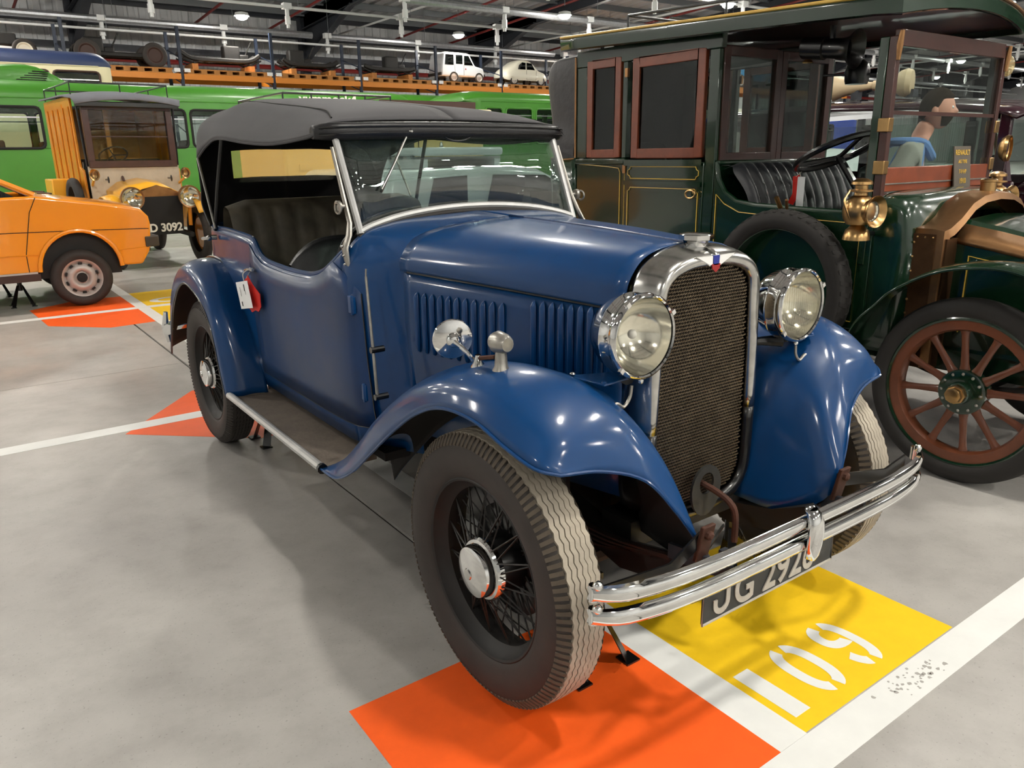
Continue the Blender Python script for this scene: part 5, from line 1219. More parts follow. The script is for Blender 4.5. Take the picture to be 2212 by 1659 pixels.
sw = MB().lathe([(.05, .26), (.07, .3), (.06, .36), (.02, .38), (-.02, .38), (-.06, .36), (-.07, .3), (-.05, .26)], (0, 0, 0), (1, 0, 0), 32, closed=True).ob('spare_tyre', 'black_rubber', yv, loc=(-.90, 1.25, .82), ang=60)
MB().b2((-1.12, 1.7, .75), (-.80, 2.2, 1.18)).ob('side_locker', 'van_yellow2', yv, bevel=.02)
MB().b2((-.74, 1.15, .62), (.74, 2.88, .66)).ob('van_floor', 'black_dirty', yv); MB().b2((-.74, 2.84, .66), (.74, 2.9, 2.2)).ob('van_rear', 'van_yellow', yv)
MB().b2((-.68, 1.55, .9), (.68, 1.7, 1.45)).ob('bench_back', 'leather_pleat', yv, bevel=.05); MB().b2((-.68, 1.2, .66), (.68, 1.6, .95)).ob('bench_cushion', 'leather_pleat', yv, bevel=.05)
for x0_, x1_ in ((-.74, -.68), (-.15, -.08), (.68, .74)): MB().b2((x0_, 1.7, 1.40), (x1_, 1.75, 2.2)).ob('cab_divider', 'van_yellow', yv)
MB().b2((-.74, 1.7, 1.38), (.74, 1.75, 1.46)).ob('cab_divider', 'van_yellow', yv)
g = [[V(x*(1.0 if j else .96), y, z+.07*(1-(x/.84)**2)) for x in [-.84+1.68*k/8 for k in range(9)]] for j, (y, z) in enumerate(((.74, 2.16), (.80, 2.24), (1.4, 2.30), (2.95, 2.32)))]
MB().grid(g).ob('canvas_roof', 'canvas_grey', yv, ang=60, solid=.02)
MB().b2((-.80, .76, 2.13), (.80, .84, 2.20)).ob('roof_header', 'black_enamel', yv, bevel=.01)
MB().tube([(-.76, 1.1, 2.46), (.76, 1.1, 2.46), (.76, 2.8, 2.46), (-.76, 2.8, 2.46)], .012, 6, closed=True).ob('roof_rail', 'black_enamel', yv)
for x_, y_ in ((-.76, 1.1), (.76, 1.1), (0, 1.1), (-.76, 2.0), (.76, 2.0), (.76, 2.8), (-.76, 2.8)): MB().tube([(x_, y_, 2.30), (x_, y_, 2.46)], .01, 6).ob('rail_post', 'black_enamel', yv)
sm = MB(); cen = V(-.22, 1.22, 1.50); nx = V(0, .5, .86).normalized(); vx = nx.cross(V(1, 0, 0))
sm.tube([cen+(V(1, 0, 0)*math.cos(a)+vx*math.sin(a))*.22 for a in [2*PI*k/32 for k in range(32)]], .015, 6, closed=True); sm.tube([cen, cen-nx*.5+V(0, -.2, 0)], .02, 6)
for a in (0, 2.1, 4.2): sm.tube([cen, cen+(V(1, 0, 0)*math.cos(a)+vx*math.sin(a))*.22], .01, 5)
sm.ob('steering_wheel', 'trim_brown', yv)
tg3 = thing('paper_tag', 'white card hanging on the side of the yellow van', 'tag', (.13, 11.2, 1.05))
MB().b2((-.012, -.05, 0), (-.008, .05, .26)).ob('card', 'tag_white', tg3); MB().tube([(-.01, 0, .25), (-.002, 0, .36)], .003, 5).ob('string', 'string', tg3)

# ---------------------------------------------------------------- cream van behind the tourer, side on
cv = thing('cream_van', 'cream yellow vintage van with roof rack standing side on behind the blue tourer', 'van', (2.5, 7.2, 0))
MB().prism([(-1.2, -.72, .5), (1.25, -.72, .5), (1.25, -.72, 1.80), (-1.2, -.72, 1.80)], (0, 1.44, 0)).ob('van_body', 'cream_yellow', cv, bevel=.03)
MB().b2((-1.27, -.80, 1.865), (1.32, .80, 1.935)).ob('van_roof', 'cream', cv, bevel=.02)
MB().b2((-1.24, -.76, 1.79), (1.28, .76, 1.868)).ob('roof_cornice', 'cream', cv, bevel=.012)
for s in (-1, 1):
    for x0_, x1_ in ((-1.05, -.45), (-.35, .15)): MB().b2((x0_, s*.72, 1.30), (x1_, s*.735, 1.36)).ob('body_batten', 'cream_yellow', cv)
    MB().b2((-.28, s*.722, 1.34), (.30, s*.73, 1.72)).ob('cab_window', 'glass_coach', cv)
    MB().tube([(.36, s*.725, .6), (.36, s*.725, 1.77)], .006, 5).ob('door_gap', 'trim_brown', cv); MB().tube([(-.34, s*.725, .6), (-.34, s*.725, 1.77)], .006, 5).ob('door_gap', 'trim_brown', cv)
    MB().tube([(.5, s*.72, 1.45), (.55, s*.88, 1.5)], .01, 6).ob('mirror_arm', 'black_enamel', cv); MB().sph((.55, s*.90, 1.52), .06, 12, 8, (.4, .3, 1)).ob('mirror', 'chrome_worn', cv)
    for x_ in (-.75, 1.55): wheel(cv, (x_, s*.66, .38), .38, .13, 'y', 'cream_yellow', side=s)
    MB().lathe([(0, .10), (-.05, .11), (-.12, .06), (-.14, 0)], (2.05, s*.48, 1.0), (1, 0, 0), 20).ob('headlamp', 'chrome_worn', cv)
    MB().grid([[V(p.x, s*.40, p.y), V(p.x, s*.80, p.y)] for p in cr([(1.0, .5, 0), (1.25, .75, 0), (1.55, .84, 0), (1.85, .72, 0), (2.05, .5, 0)], 4)]).ob('front_wing', 'cream_yellow', cv, solid=.01)
MB().prism([(1.25, -.42, .5), (1.25, .42, .5), (1.25, .42, 1.15), (1.25, .3, 1.25), (1.25, -.3, 1.25), (1.25, -.42, 1.15)], (.72, 0, 0)).ob('bonnet', 'cream_yellow', cv, bevel=.03)
MB().b2((1.245, -.6, 1.36), (1.262, .6, 1.80)).ob('windscreen', 'glass_coach', cv)
MB().tube([(-1.15, -.70, 2.05), (.05, -.70, 2.05), (.05, .70, 2.05), (-1.15, .70, 2.05)], .011, 6, closed=True).ob('roof_rack_rail', 'black_enamel', cv)
for x_ in (-1.15, -.85, -.55, -.25, .05):
    for s in (-1, 1): MB().tube([(x_, s*.70, 1.93), (x_, s*.70, 2.05)], .009, 5).ob('rack_post', 'black_enamel', cv)
# brown truck with flat canopy
tk = thing('brown_truck', 'dark brown open cab truck with flat canopy behind blue tourer hood', 'truck', (5.35, 10.7, 0))
MB().b2((-.95, -.35, 2.10), (.80, 2.4, 2.05)).ob('cab_canopy', 'truck_brown', tk, bevel=.01); MB().b2((-.98, -.38, 2.17), (.83, -.33, 2.30)).ob('canopy_front', 'truck_brown', tk)
for x_ in (-.88, .72):
    for y_ in (-.28, 1.2): MB().b2((x_-.04, y_-.04, .9), (x_+.04, y_+.04, 2.22)).ob('canopy_post', 'truck_brown', tk)
MB().b2((-.85, -.3, .6), (.75, 1.3, 1.25)).ob('cab_body', 'truck_brown', tk, bevel=.02); MB().b2((-.42, -1.3, .6), (.36, -.3, 1.2)).ob('bonnet', 'truck_brown', tk, bevel=.03); MB().b2((-.95, 1.3, .75), (.85, 3.8, .85)).ob('flatbed', 'truck_brown', tk)
for x_, s in ((-.72, -1), (.62, 1)):
    for y_ in (-.9, 3.0): wheel(tk, (x_, y_, .42), .42, .14, 'x', 'truck_brown', side=s)
# ================================================================ PALLET RACKING
RY = 34.0
rack = thing('pallet_rack', 'pallet racking with orange beams and blue uprights along the far wall', 'rack', (0, RY, 0))
PX = [-.85, 3.3, 7.46, 11.3, 15.45, 19.55, 23.5, 28.0, 32.4]
po = bm_ = None
for x in PX:
    for yy in (0, 1.9):
        if po is None: po = MB().b2((-.06, -.05, 0), (.06, .05, 6.6)).ob('upright', 'rack_blue', rack, loc=(x, yy, 0)); br0 = None
        else: dup(po, rack, (x, yy, 0))
    if bm_ is None:
        br = MB()
        for z in range(6): br.tube([(0, 0, .4+z), (0, 1.9, .9+z)], .025, 5)
        bm_ = br.ob('brace', 'rack_blue', rack, loc=(x, 0, 0))
    else: dup(bm_, rack, (x, 0, 0))
for a, b in zip(PX, PX[1:]):
    for yy in (-.07, 1.97):
        MB().b2((a+.06, yy-.03, 4.58), (b-.06, yy+.03, 4.80)).ob('beam', 'rack_orange', rack, bevel=.008)
    for xx in (a+.2, b-.2): MB().b2((xx-.12, -.14, 4.86), (xx+.12, -.125, 5.0)).ob('load_label', 'tag_white', rack)
pallets = []
p0 = None
order = ['first', 'second', 'third', 'fourth', 'fifth', 'sixth', 'seventh', 'eighth']
for i, (a, b) in enumerate(zip(PX, PX[1:])):
    lb = 'long timber pallet in the %s bay of the racking from the left' % order[i]
    if p0 is None:
        p0 = thing('timber_pallet', lb, 'pallet', ((a+b)/2, RY+.95, 4.80), group='timber pallets on the racking')
        L = 1.72
        MB().b2((-L, -1.05, .15), (L, 1.05, .20)).ob('top_deck', 'pallet_wood', p0); MB().b2((-L, -1.05, 0), (L, 1.05, .035)).ob('bottom_deck', 'pallet_wood', p0)
        q0 = None
        for k in range(7):
            if q0 is None: q0 = MB().b2((-.12, -1.04, .035), (.12, 1.04, .15)).ob('bearer', 'pallet_wood', p0, loc=(-L+.15+k*(2*L-.3)/6, 0, 0))
            else: dup(q0, p0, (-L+.15+k*(2*L-.3)/6, 0, 0))
    else: duptree(p0, ((a+b)/2, RY+.95, 4.80), None, lb)
DZ = 5.0
def chassis(x, L, label, wheels, engine_at, bow):
    t = thing('bare_chassis', label, 'chassis', (x, RY+.9, DZ), group='bare chassis on the racking')
    zb = .46
    for yy in (-.35, .35):
        MB().tube(cr([(-L, yy, zb+.1+bow), (-L*.7, yy, zb+.02), (0, yy, zb), (L*.7, yy, zb+.02), (L, yy, zb+.1+bow)], 5), .07, 6, flat=1.4).ob('side_rail', 'black_dirty', t)
        for xx in (-L*.72, L*.72): MB().tube(cr([(xx-.5, yy, zb+.05), (xx, yy, zb-.14), (xx+.5, yy, zb+.05)], 5), .035, 6).ob('leaf_spring', 'black_dirty', t)
    for xx in (-L*.9, -L*.3, L*.3, L*.9): MB().b2((xx-.05, -.35, zb-.06), (xx+.05, .35, zb+.06)).ob('cross_member', 'black_dirty', t)
    MB().b2((engine_at-.35, -.22, zb), (engine_at+.35, .22, zb+.62)).ob('engine_block', 'black_dirty', t, bevel=.06); MB().b2((engine_at+.35, -.12, zb+.02), (engine_at+.75, .12, zb+.3)).ob('gearbox', 'black_dirty', t, bevel=.05)
    MB().tube([(engine_at+.7, .2, zb+.3), (engine_at+1.0, .2, zb+.85)], .03, 6).ob('steering_column', 'black_dirty', t)
    for xx in (-L*.72, L*.72):
        MB().tube([(xx, -.6, .3), (xx, .6, .3)], .05, 6).ob('axle', 'black_dirty', t)
        if wheels:
            for s in (-1, 1): wheel(t, (xx, s*.62, .48), .48, .13, 'y', 'trim_brown', side=s)
        else: MB().b2((xx-.12, -.6, 0), (xx+.12, .6, .26)).ob('support_block', 'pallet_wood', t)
chassis(5.35, 1.7, 'dark rolling chassis on black wheels, leftmost on the racking', True, -.9, .05)
chassis(9.3, 1.65, 'low dark chassis without wheels, second on the racking', False, .5, .16)
chassis(13.3, 1.3, 'dark chassis with blue strap, third on the racking', False, -.6, .1)
chassis(17.3, 1.35, 'short dark chassis high on trestles beside the white microvan', False, .2, .02)
# white micro car (facing right)
def winpoly(nm, pts, y, par, m='glass_coach'):
    s = 1 if y > 0 else -1
    return MB().prism([(a, y, b) for a, b in pts], (0, -s*.01, 0)).ob(nm, m, par)
wv = thing('white_microcar', 'white box shaped electric microcar on the racking', 'car', (21.3, RY+.9, DZ))
MB().prism([(-1.28, -.65, .28), (1.28, -.65, .28), (1.32, -.65, .5), (1.25, -.65, .72), (.75, -.65, .82), (.42, -.65, 1.36), (.25, -.65, 1.40), (-1.0, -.65, 1.42), (-1.14, -.65, 1.36), (-1.26, -.65, .75)], (0, 1.3, 0)).ob('car_body', 'white_car', wv, bevel=.07, bseg=3)
for s in (-1, 1):
    winpoly('side_window', [(-1.08, .82), (-.55, .82), (-.55, 1.3), (-1.02, 1.3)], s*.655, wv); winpoly('side_window', [(-.42, .88), (-.02, .88), (-.02, 1.3), (-.42, 1.3)], s*.655, wv); winpoly('side_window', [(.08, .84), (.62, .84), (.34, 1.28), (.08, 1.28)], s*.655, wv)
    for x_ in (-.55, .98): wheel(wv, (x_, s*.6, .26), .26, .13, 'y', 'wheel_silver', side=s)
    MB().tube([(x_, s*.655, z_) for x_, z_ in [(-.48, 1.38), (-.48, .35), (.05, .35), (.05, 1.38)]], .008, 5).ob('door_gap', 'plastic_dark', wv)
MB().b2((-1.33, -.62, .32), (-1.25, .62, .45)).ob('bumper', 'plastic_dark', wv); MB().b2((1.27, -.62, .32), (1.36, .62, .45)).ob('bumper', 'plastic_dark', wv)
winpoly('red_badge', [(.12, .62), (.2, .62), (.16, .72)], -.66, wv, 'enamel_red')
# small rounded cream car (facing right)
cf = thing('cream_bubble_car', 'small rounded cream two door car on the racking', 'car', (25.4, RY+.9, DZ))
secs = [(-1.42, [(.35, .34), (.45, .42), (.45, .55), (.3, .62), (0, .64)]), (-1.25, [(.62, .26), (.66, .42), (.62, .62), (.42, .78), (0, .82)]), (-.85, [(.66, .25), (.70, .45), (.66, .70), (.50, .98), (0, 1.06)]), (-.4, [(.67, .25), (.71, .45), (.66, .75), (.52, 1.22), (0, 1.29)]), (.15, [(.67, .25), (.71, .45), (.67, .75), (.52, 1.24), (0, 1.31)]), (.5, [(.67, .25), (.71, .45), (.66, .75), (.5, 1.08), (0, 1.16)]), (.85, [(.66, .25), (.70, .45), (.62, .7), (.45, .80), (0, .86)]), (1.25, [(.6, .26), (.64, .42), (.55, .62), (.38, .70), (0, .74)]), (1.48, [(.4, .3), (.45, .4), (.4, .5), (.25, .54), (0, .55)])]
loft(secs, 4, 4).ob('car_body', 'ivory', cf, ang=80)
for s in (-1, 1):
    winpoly('side_window', [(-.62, .80), (-.12, .80), (-.12, 1.14), (-.34, 1.16), (-.55, 1.02)], s*.66, cf); winpoly('side_window', [(-.04, .80), (.52, .80), (.28, 1.12), (-.04, 1.15)], s*.66, cf)
    for x_ in (-.88, .92): wheel(cf, (x_, s*.62, .255), .255, .12, 'y', 'wheel_silver', side=s)
    MB().tube([(x_, s*.70, .3 if k in (1,2) else .78) for k, x_ in enumerate((-.08, -.08, .55, .58))], .007, 5).ob('door_gap', 'plastic_dark', cf)
MB().tube([(-1.47, -.5, .36), (-1.5, 0, .36), (-1.47, .5, .36)], .03, 6).ob('bumper', 'chrome_worn', cf)
# white tractor-like frame at the left end
wt = thing('white_machine', 'white framed machine with one spoked wheel, left end of racking', 'machine', (1.3, RY+.9, DZ))
MB().prism([(-1.6, -.5, .18), (.55, -.5, .22), (.35, -.5, .52), (-1.6, -.5, .62)], (0, .08, 0)).ob('frame_plate', 'white_car', wt)
for x_ in (-.75, -.35): MB().lathe([(0, .0), (0, .09)], (x_, -.505, .42), (0, -1, 0), 14).ob('lightening_hole', 'tread_dark', wt)
w_ = wheel(wt, (.75, -.45, .42), .42, .14, 'y', 'ivory', side=-1); wheel(wt, (.75, .45, .42), .42, .14, 'y', 'ivory', side=1)
MB().b2((-.4, -.4, .6), (.55, .4, 1.0)).ob('engine_block', 'black_dirty', wt, bevel=.05); MB().tube([(-.3, -.2, .9), (-1.1, -.2, 1.35)], .04, 6).ob('control_lever', 'black_dirty', wt); MB().b2((-1.6, -.4, 0), (.2, .4, .2)).ob('support_block', 'pallet_wood', wt)
# small things on a further rack, seen through the taxi
rk2 = thing('pallet_rack', 'short pallet racking with orange beams behind the taxi windows', 'rack', (38, 27, 0))
for x_ in (-6, 0, 6):
    for y_ in (0, 1.8): MB().b2((x_-.07, y_-.06, 0), (x_+.07, y_+.06, 6)).ob('upright', 'rack_blue', rk2)
for z_ in (2.2, 4.4):
    for y_ in (-.08, 1.88): MB().b2((-6, y_-.03, z_), (6, y_+.03, z_+.25)).ob('beam', 'rack_orange', rk2)
    MB().b2((-5.9, -.1, z_+.25), (5.9, 1.9, z_+.3)).ob('deck', 'pallet_wood', rk2)
bv = thing('blue_van', 'light blue van parked on the far racking behind the taxi', 'van', (35.5, 27.9, 4.7))
MB().prism([(-1.9, -.8, .35), (1.9, -.8, .35), (1.95, -.8, .9), (1.3, -.8, 1.0), (.9, -.8, 1.75), (-1.85, -.8, 1.8)], (0, 1.6, 0)).ob('van_body', 'sky_van', bv, bevel=.06)
for s in (-1, 1):
    for x_ in (-1.2, 1.2): wheel(bv, (x_, s*.75, .33), .33, .15, 'y', side=s)
    winpoly('side_window', [(.1, 1.05), (1.15, 1.05), (.8, 1.6), (.1, 1.6)], s*.805, bv)

# ================================================================ BEYOND THE TAXI
def limo():
    t = thing('maroon_limousine', 'dark maroon vintage limousine behind the taxi', 'car', (5.25, 0, 0))
    HWm = .80
    for s in (-1, 1):
        MB().prism([(s*HWm, a, b) for a, b in ((.95, .5), (.95, 1.20), (3.9, 1.22), (4.2, 1.15), (4.3, .6), (4.2, .45))], (-s*.04, 0, 0)).ob('body_side', 'maroon', t, bevel=.02)
        for y0, y1 in ((1.02, 1.10), (1.95, 2.05), (2.95, 3.05), (3.75, 4.2)): MB().b2((s*HWm, y0, 1.2), (s*(HWm-.04), y1, 1.66)).ob('door_pillar', 'maroon', t, bevel=.008)
        for y0, y1 in ((1.10, 1.95), (2.05, 2.95), (3.05, 3.75)): MB().b2((s*(HWm-.02), y0, 1.21), (s*(HWm-.025), y1, 1.65)).ob('side_window', 'glass_clear', t)
        MB().grid([[V(s*.42, p.x, p.y), V(s*.70, p.x, p.y+.04), V(s*.92, p.x, p.y)] for p in cr([(-.75, .55, 0), (-.6, .85, 0), (-.3, .98, 0), (.0, .95, 0), (.4, .70, 0), (.9, .42, 0), (2.0, .40, 0)], 5)]).ob('front_wing', 'maroon', t, ang=70, solid=.01)
        MB().grid([[V(s*.62, p.x, p.y), V(s*.8, p.x, p.y+.03), V(s*.93, p.x, p.y)] for p in cr([(2.6, .40, 0), (2.9, .75, 0), (3.3, .92, 0), (3.7, .8, 0), (4.1, .45, 0)], 4)]).ob('rear_wing', 'maroon', t, ang=70, solid=.01)
        wheel(t, (s*.76, -.25, .40), .40, .16, 'x', 'black_enamel', side=s); wheel(t, (s*.78, 3.35, .40), .40, .16, 'x', 'black_enamel', side=s)
        hl = MB().lathe([(0, .10), (.02, .115), (.1, .09), (.16, .03), (.165, 0)], (s*.42, -.55, 1.0), (0, 1, 0), 24).ob('headlamp', 'chrome', t); MB().lathe([(0, 0), (.004, .1)], (s*.42, -.55, 1.0), (0, 1, 0), 20).ob('headlamp_lens', 'lens', hl)
        MB().tube([(s*.74, 1.02, 1.15), (s*.70, 1.16, 1.66)], .045, 8).ob('windscreen_pillar', 'maroon', t)
    MB().grid([[V(x, y, z-.07*(abs(x)/.8)**2.5) for x in [-.82+1.64*k/8 for k in range(9)]] for y, z in ((.98, 1.70), (1.1, 1.74), (1.6, 1.79), (2.6, 1.82), (3.5, 1.80), (4.1, 1.68), (4.3, 1.4))]).ob('roof', 'maroon', t, ang=70, solid=.03)
    MB().grid([[V(-.70, 1.02, 1.18), V(-.68, 1.14, 1.66)], [V(.70, 1.02, 1.18), V(.68, 1.14, 1.66)]]).ob('windscreen', 'glass_clear', t)
    MB().b2((-.78, 4.15, .5), (.78, 4.28, 1.3)).ob('rear_panel', 'maroon', t); MB().b2((-.76, 1.0, .48), (.76, 4.2, .55)).ob('cabin_floor', 'black_dirty', t)
    loft([( .0, [(.3, .5), (.3, 1.0)])]) if False else None
    MB().grid([[V(x*f, y, z-(.12*(abs(x)/.36)**3)) for x in [-.36+.72*k/8 for k in range(9)]] for y, z, f in ((-.6, 1.16, .75), (.2, 1.19, 1.1), (1.02, 1.22, 1.75))]).ob('bonnet', 'maroon', t, ang=70, solid=.02)
    for s in (-1, 1): MB().grid([[V(s*.27, -.6, 1.04), V(s*.27, -.6, .5)], [V(s*.40, .2, 1.07), V(s*.40, .2, .5)], [V(s*.62, 1.02, 1.1), V(s*.62, 1.02, .5)]]).ob('bonnet_side', 'maroon', t, solid=.02)
    MB().b2((-.28, -.68, .5), (.28, -.58, 1.18)).ob('radiator', 'chrome_worn', t, bevel=.03)
    MB().b2((-.7, 2.0, .55), (.7, 2.2, 1.3)).ob('seat_back', 'leather_pleat', t, bevel=.06); MB().b2((-.7, 3.5, .55), (.7, 3.7, 1.35)).ob('seat_back', 'leather_pleat', t, bevel=.06)
    sp = MB().lathe([(0, .085), (.02, .09), (.05, .07), (.07, .02), (.07, 0)], (-.86, .98, 1.42), (-.2, 1, 0), 24); sp.tube([(-.84, 1.02, 1.42), (-.72, 1.08, 1.45)], .014, 6); sp.ob('spot_lamp', 'brass', t)
    sm = MB(); cen = V(-.3, 1.45, 1.22); nx = V(0, .7, .7); vx = nx.cross(V(1, 0, 0)).normalized(); sm.tube([cen+(V(1, 0, 0)*math.cos(a)+vx*math.sin(a))*.2 for a in [2*PI*k/28 for k in range(28)]], .014, 6, closed=True); sm.tube([cen, cen+V(0, -.35, -.3)], .02, 6); sm.ob('steering_wheel', 'black_enamel', t)
    return t
limo()
# loudspeaker horns on the limousine roof
h1 = thing('horn_loudspeaker', 'cream trumpet loudspeaker lying on the maroon limousine roof', 'loudspeaker', (4.95, 2.50, 1.835)); h1.scale = (.65, .65, .65)
MB().lathe([(-.30, .17), (-.29, .165), (-.18, .12), (.0, .075), (.15, .045), (.22, .04)], (0, 0, .17), (.25, -.95, 0), 28).ob('horn_bell', 'speaker_cream', h1, solid=.008)
MB().lathe([(.2, 0), (.2, .06), (.34, .075), (.42, .05), (.43, 0)], (0, 0, .17), (.25, -.95, 0), 20).ob('horn_driver', 'speaker_cream', h1); MB().b2((-.05, -.05, 0), (.05, .05, .12)).ob('horn_foot', 'steel_dark', h1)
h2 = thing('horn_loudspeaker', 'round cream loudspeaker bowl on the front of the limousine roof', 'loudspeaker', (4.95, 2.02, 1.83)); h2.scale = (.75, .75, .75)
MB().lathe([(-.02, .0), (0, .13), (.05, .15), (.12, .13), (.18, .07), (.2, 0)], (0, 0, .15), (-.3, 1, 0), 28).ob('speaker_bowl', 'speaker_cream', h2); MB().b2((-.05, -.05, 0), (.05, .05, .08)).ob('speaker_foot', 'steel_dark', h2)
h3 = thing('wrapped_mirror', 'beige strip wrapped in clear plastic standing on limousine roof', 'object', (4.75, 1.33, 1.77))
MB().prism([(-.02, 0, 0), (.03, 0, 0), (.05, -.06, .2), (.07, -.09, .26), (.03, -.08, .27), (.0, -.05, .2)], (0, .02, 0)).ob('strip', 'speaker_cream', h3); MB().sph((.05, -.08, .22), .06, 10, 8, (1, .7, 1.2)).ob('plastic_bag', 'celluloid', h3)
# white car seen through the tourer windscreen and a silver car beyond the limousine
def plaincar(name, label, loc, rz, m, H, L=3.9, van=False):
    t = thing(name, label, 'van' if van else 'car', loc, rz)
    prof = [(-L/2, .35), (L/2, .35), (L/2+.03, .6), (L/2-.15, .85), (L/2-.95, .98), (L/2-1.75, H-.03), (L/2-2.2, H), (-L/2+(.1 if van else .5), H-.02), (-L/2, .9)]
    MB().prism([(a, -.82, b) for a, b in prof], (0, 1.64, 0)).ob('car_body', m, t, bevel=.08, bseg=3)
    for s in (-1, 1):
        winpoly('side_window', [(L/2-1.10, .95), (L/2-1.72, H-.08), (L/2-2.25, H-.065), (L/2-2.35, .92)], s*.826, t); winpoly('side_window', [(L/2-2.5, .92), (L/2-2.5, H-.065), (-L/2+.5, H-.08), (-L/2+.4, .92)], s*.826, t)
        for x_ in (-L/2+.7, L/2-.75): wheel(t, (x_, s*.76, .31), .31, .18, 'y', side=s)
    MB().grid([[V(L/2-.98, -.7, 1.0), V(L/2-1.72, -.62, H-.08)], [V(L/2-.98, .7, 1.0), V(L/2-1.72, .62, H-.08)]]).ob('windscreen', 'glass_coach', t, solid=.006)
    return t
pv = plaincar('white_estate', 'small white car with roof rack seen through the tourer windscreen', (2.62, 4.62, 0), 0, 'white_car', 1.34, 3.3, True)
for k in range(6): MB().b2((-1.2, -.5+.2*k, 1.40), (-.3, -.44+.2*k, 1.42)).ob('rack_slat', 'galv', pv)
MB().b2((-1.15, -.62, 1.425), (-.35, .62, 1.49)).ob('rack_load', 'white_car', pv, bevel=.02)
for x_ in (-1.1, -.4):
    MB().b2((x_-.03, -.6, 1.33), (x_+.03, .6, 1.40)).ob('rack_bar', 'white_car', pv)
plaincar('silver_saloon', 'silver saloon car beyond the maroon limousine', (9.2, .6, 0), -PI/2, 'wheel_silver', 1.42, 4.3)
plaincar('white_saloon', 'white car parked far behind the taxi partition', (9.0, 5.6, 0), -PI/2, 'white_car', 1.45, 4.2)

# ================================================================ PERSON BEHIND THE TAXI
mat('skin', (206, 150, 128), .55); mat('hoodie_grey', (146, 150, 142), .9); mat('hoodie_blue', (96, 134, 186), .9); mat('shirt_pink', (226, 196, 200), .9); mat('jeans', (44, 54, 80), .9); mat('hair', (44, 36, 28), 1, spec=.1); mat('shoe', (40, 38, 38), .7)
def person(loc, rz, label):
    # local: facing +y, up z
    J = {'pel': (0, 0, .93, .125), 'sp1': (0, .02, 1.06, .125), 'sp2': (0, .06, 1.22, .135), 'ch': (0, .10, 1.36, .135), 'nk0': (0, .13, 1.47, .062), 'nk': (0, .155, 1.53, .056), 'hd0': (0, .185, 1.60, .066),
         'hipR': (.10, 0, .86, .095), 'knR': (.105, .17, .50, .066), 'anR': (.11, .02, .10, .045), 'ftR': (.115, .13, .045, .036), 'toR': (.118, .22, .035, .03),
         'hipL': (-.10, 0, .86, .095), 'knL': (-.105, -.04, .49, .066), 'anL': (-.11, -.24, .12, .045), 'ftL': (-.115, -.15, .06, .036), 'toL': (-.118, -.07, .035, .03),
         'shR': (.175, .11, 1.40, .075), 'elR': (.235, -.02, 1.16, .056), 'wrR': (.215, .12, .96, .036), 'pmR': (.21, .16, .91, .032),
         'shL': (-.175, .11, 1.40, .075), 'elL': (-.235, .12, 1.14, .056), 'wrL': (-.205, .30, 1.0, .036), 'pmL': (-.20, .35, .965, .032)}
    E_ = [('pel', 'sp1'), ('sp1', 'sp2'), ('sp2', 'ch'), ('ch', 'nk0'), ('nk0', 'nk'), ('nk', 'hd0')]
    for s in 'RL': E_ += [('pel', 'hip'+s), ('hip'+s, 'kn'+s), ('kn'+s, 'an'+s), ('an'+s, 'ft'+s), ('ft'+s, 'to'+s), ('ch', 'sh'+s), ('sh'+s, 'el'+s), ('el'+s, 'wr'+s), ('wr'+s, 'pm'+s)]
    for s, sx in (('R', 1), ('L', -1)):
        px, py, pz, _ = J['pm'+s]
        for i, (dx, dl) in enumerate(((-.027, .9), (-.009, 1.0), (.009, .95), (.027, .75))):
            a, b, c = 'f%s%da' % (s, i), 'f%s%db' % (s, i), 'f%s%dc' % (s, i)
            J[a] = (px+dx, py+.03, pz-.03, .0095); J[b] = (px+dx, py+.045*dl+.01, pz-.065*dl, .0088); J[c] = (px+dx, py+.03, pz-.095*dl, .0078)
            E_ += [('pm'+s, a), (a, b), (b, c)]
        J['t%sa' % s] = (px-sx*.035, py+.015, pz-.0, .011); J['t%sb' % s] = (px-sx*.045, py+.045, pz-.035, .0095); E_ += [('wr'+s, 't%sa' % s), ('t%sa' % s, 't%sb' % s)]
    names = list(J); me = bpy.data.meshes.new('person_body')
    me.from_pydata([J[n][:3] for n in names], [(names.index(a), names.index(b)) for a, b in E_], [])
    o = bpy.data.objects.new('person_tmp', me); C.objects.link(o)
    sk = o.modifiers.new('skin', 'SKIN'); sk.use_smooth_shade = True
    for i, n in enumerate(names):
        v = me.skin_vertices[0].data[i]; r = J[n][3]; v.radius = (r, r); v.use_root = (n == 'pel')
        if n in ('sp1', 'sp2', 'ch'): v.radius = (r*1.15, r*.85)
    o.modifiers.new('sub', 'SUBSURF').render_levels = 2; o.modifiers['sub'].levels = 2
    dg = bpy.context.evaluated_depsgraph_get(); ev = o.evaluated_get(dg); m2 = bpy.data.meshes.new_from_object(ev)
    bpy.data.objects.remove(o)
    mb = MB(); mb.add([v.co for v in m2.vertices], [tuple(p.vertices) for p in m2.polygons])
    # head: shaped ellipsoid with jaw, nose, brow
    hc = V(0, .225, 1.665); g = []
    for i in range(25):
        th = PI*i/24; r = []
        for j in range(32):
            ph = 2*PI*j/32; x, y, z = math.sin(th)*math.cos(ph), math.sin(th)*math.sin(ph), math.cos(th)
            X, Y, Z = .076*x, .098*y, .118*z
            if z < -.1: k = min(1, (-z-.1)/.9); X *= 1-.32*k; Y = Y*(1-.25*k)+.018*k
            fr_ = max(0, y)
            Y += fr_**6*(.024*math.exp(-((z+.12)/.16)**2)*math.exp(-(x/.16)**2)) - .012*fr_**3*math.exp(-((z-.10)/.12)**2)*math.exp(-((abs(x)-.38)/.18)**2) + .006*fr_**4*math.exp(-((z+.5)/.08)**2)*math.exp(-(x/.3)**2)
            r.append(hc+V(X, Y, Z))
        g.append(r)
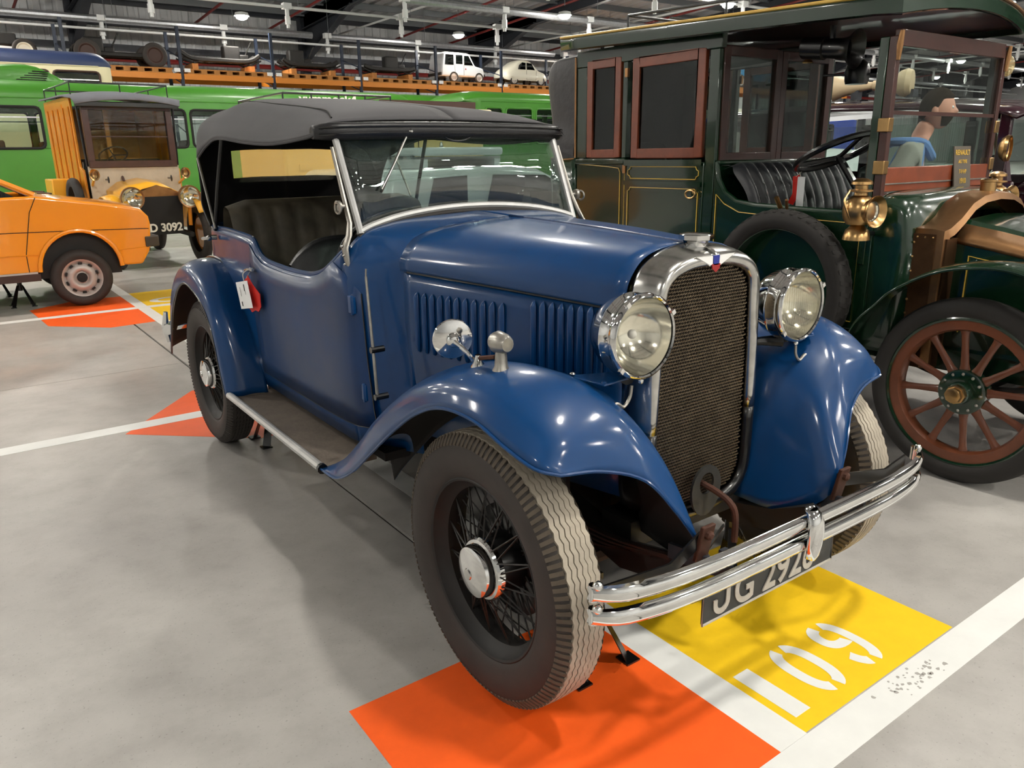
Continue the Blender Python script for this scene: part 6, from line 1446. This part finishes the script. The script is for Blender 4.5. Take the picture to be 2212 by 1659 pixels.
    mb.grid(g, cv=True)
    me = mb.mesh('person', ['skin', 'hoodie_grey', 'hoodie_blue', 'shirt_pink', 'jeans', 'shoe'], 80)
    for p in me.polygons:
        c = p.center
        if c.z > 1.475: p.material_index = 0
        elif c.z < .09: p.material_index = 5
        elif c.z < .90 and abs(c.x) < .19: p.material_index = 4
        elif abs(c.x) > .16: p.material_index = 1 if c.z > .97 else 0
        else: p.material_index = 3 if (c.y > .16 and abs(c.x) < .075) else 2
    o = bpy.data.objects.new('person', me); C.objects.link(o); o.location = loc; o.rotation_euler.z = rz
    tag(o, label, 'person')
    hr = []
    for i in range(15):
        r = []
        for j in range(36):
            ph = 2*PI*j/36; fy = math.sin(ph); tm = PI*(max(.33, .52-.5*fy) if fy > 0 else .52-.16*fy)
            th = tm*i/14; x, y, z = math.sin(th)*math.cos(ph), math.sin(th)*math.sin(ph), math.cos(th)
            k = (1.11+.025*math.sin(9*ph+4*th)) if i < 14 else 1.0
            r.append(hc+V(.076*x*k, .098*y*k-.003, .118*z*k+.004))
        hr.append(r)
    MB().grid(hr, cv=True).ob('hair', 'hair', o, ang=80)
    bd = []
    for i in range(6):
        z = -.30-.11*i; rr = math.sqrt(max(0, 1-z*z)); r = []
        for j in range(13):
            ph = PI*(.08+.84*j/12); x, y = rr*math.cos(ph), rr*math.sin(ph); k = min(1, (-z-.1)/.9)
            r.append(hc+V(.0785*x*(1-.32*k), .1015*y*(1-.25*k)+.018*k, .120*z))
        bd.append(r)
    MB().grid(bd).ob('beard', 'hair', o, ang=80)
    for s in (-1, 1):
        MB().sph(hc+V(s*.078, -.012, -.01), .03, 10, 8, (.35, .7, 1)).ob('ear', 'skin', o); MB().sph(hc+V(s*.03, .082, .012), .010, 10, 8).ob('eye', 'enamel_white', o)
    hd = MB().tube(cr([(-.10, .17, 1.46), (-.13, .07, 1.47), (-.09, -.01, 1.47), (0, -.04, 1.46), (.09, -.01, 1.47), (.13, .07, 1.47), (.10, .17, 1.46), (.04, .22, 1.38), (-.04, .22, 1.38)], 4), .029, 8, closed=True); hd.ob('hood', 'hoodie_blue', o)
    return o
person((3.60, 1.36, .0), PI+.42, 'bearded dark haired person in grey and blue hoodie walking behind the taxi')
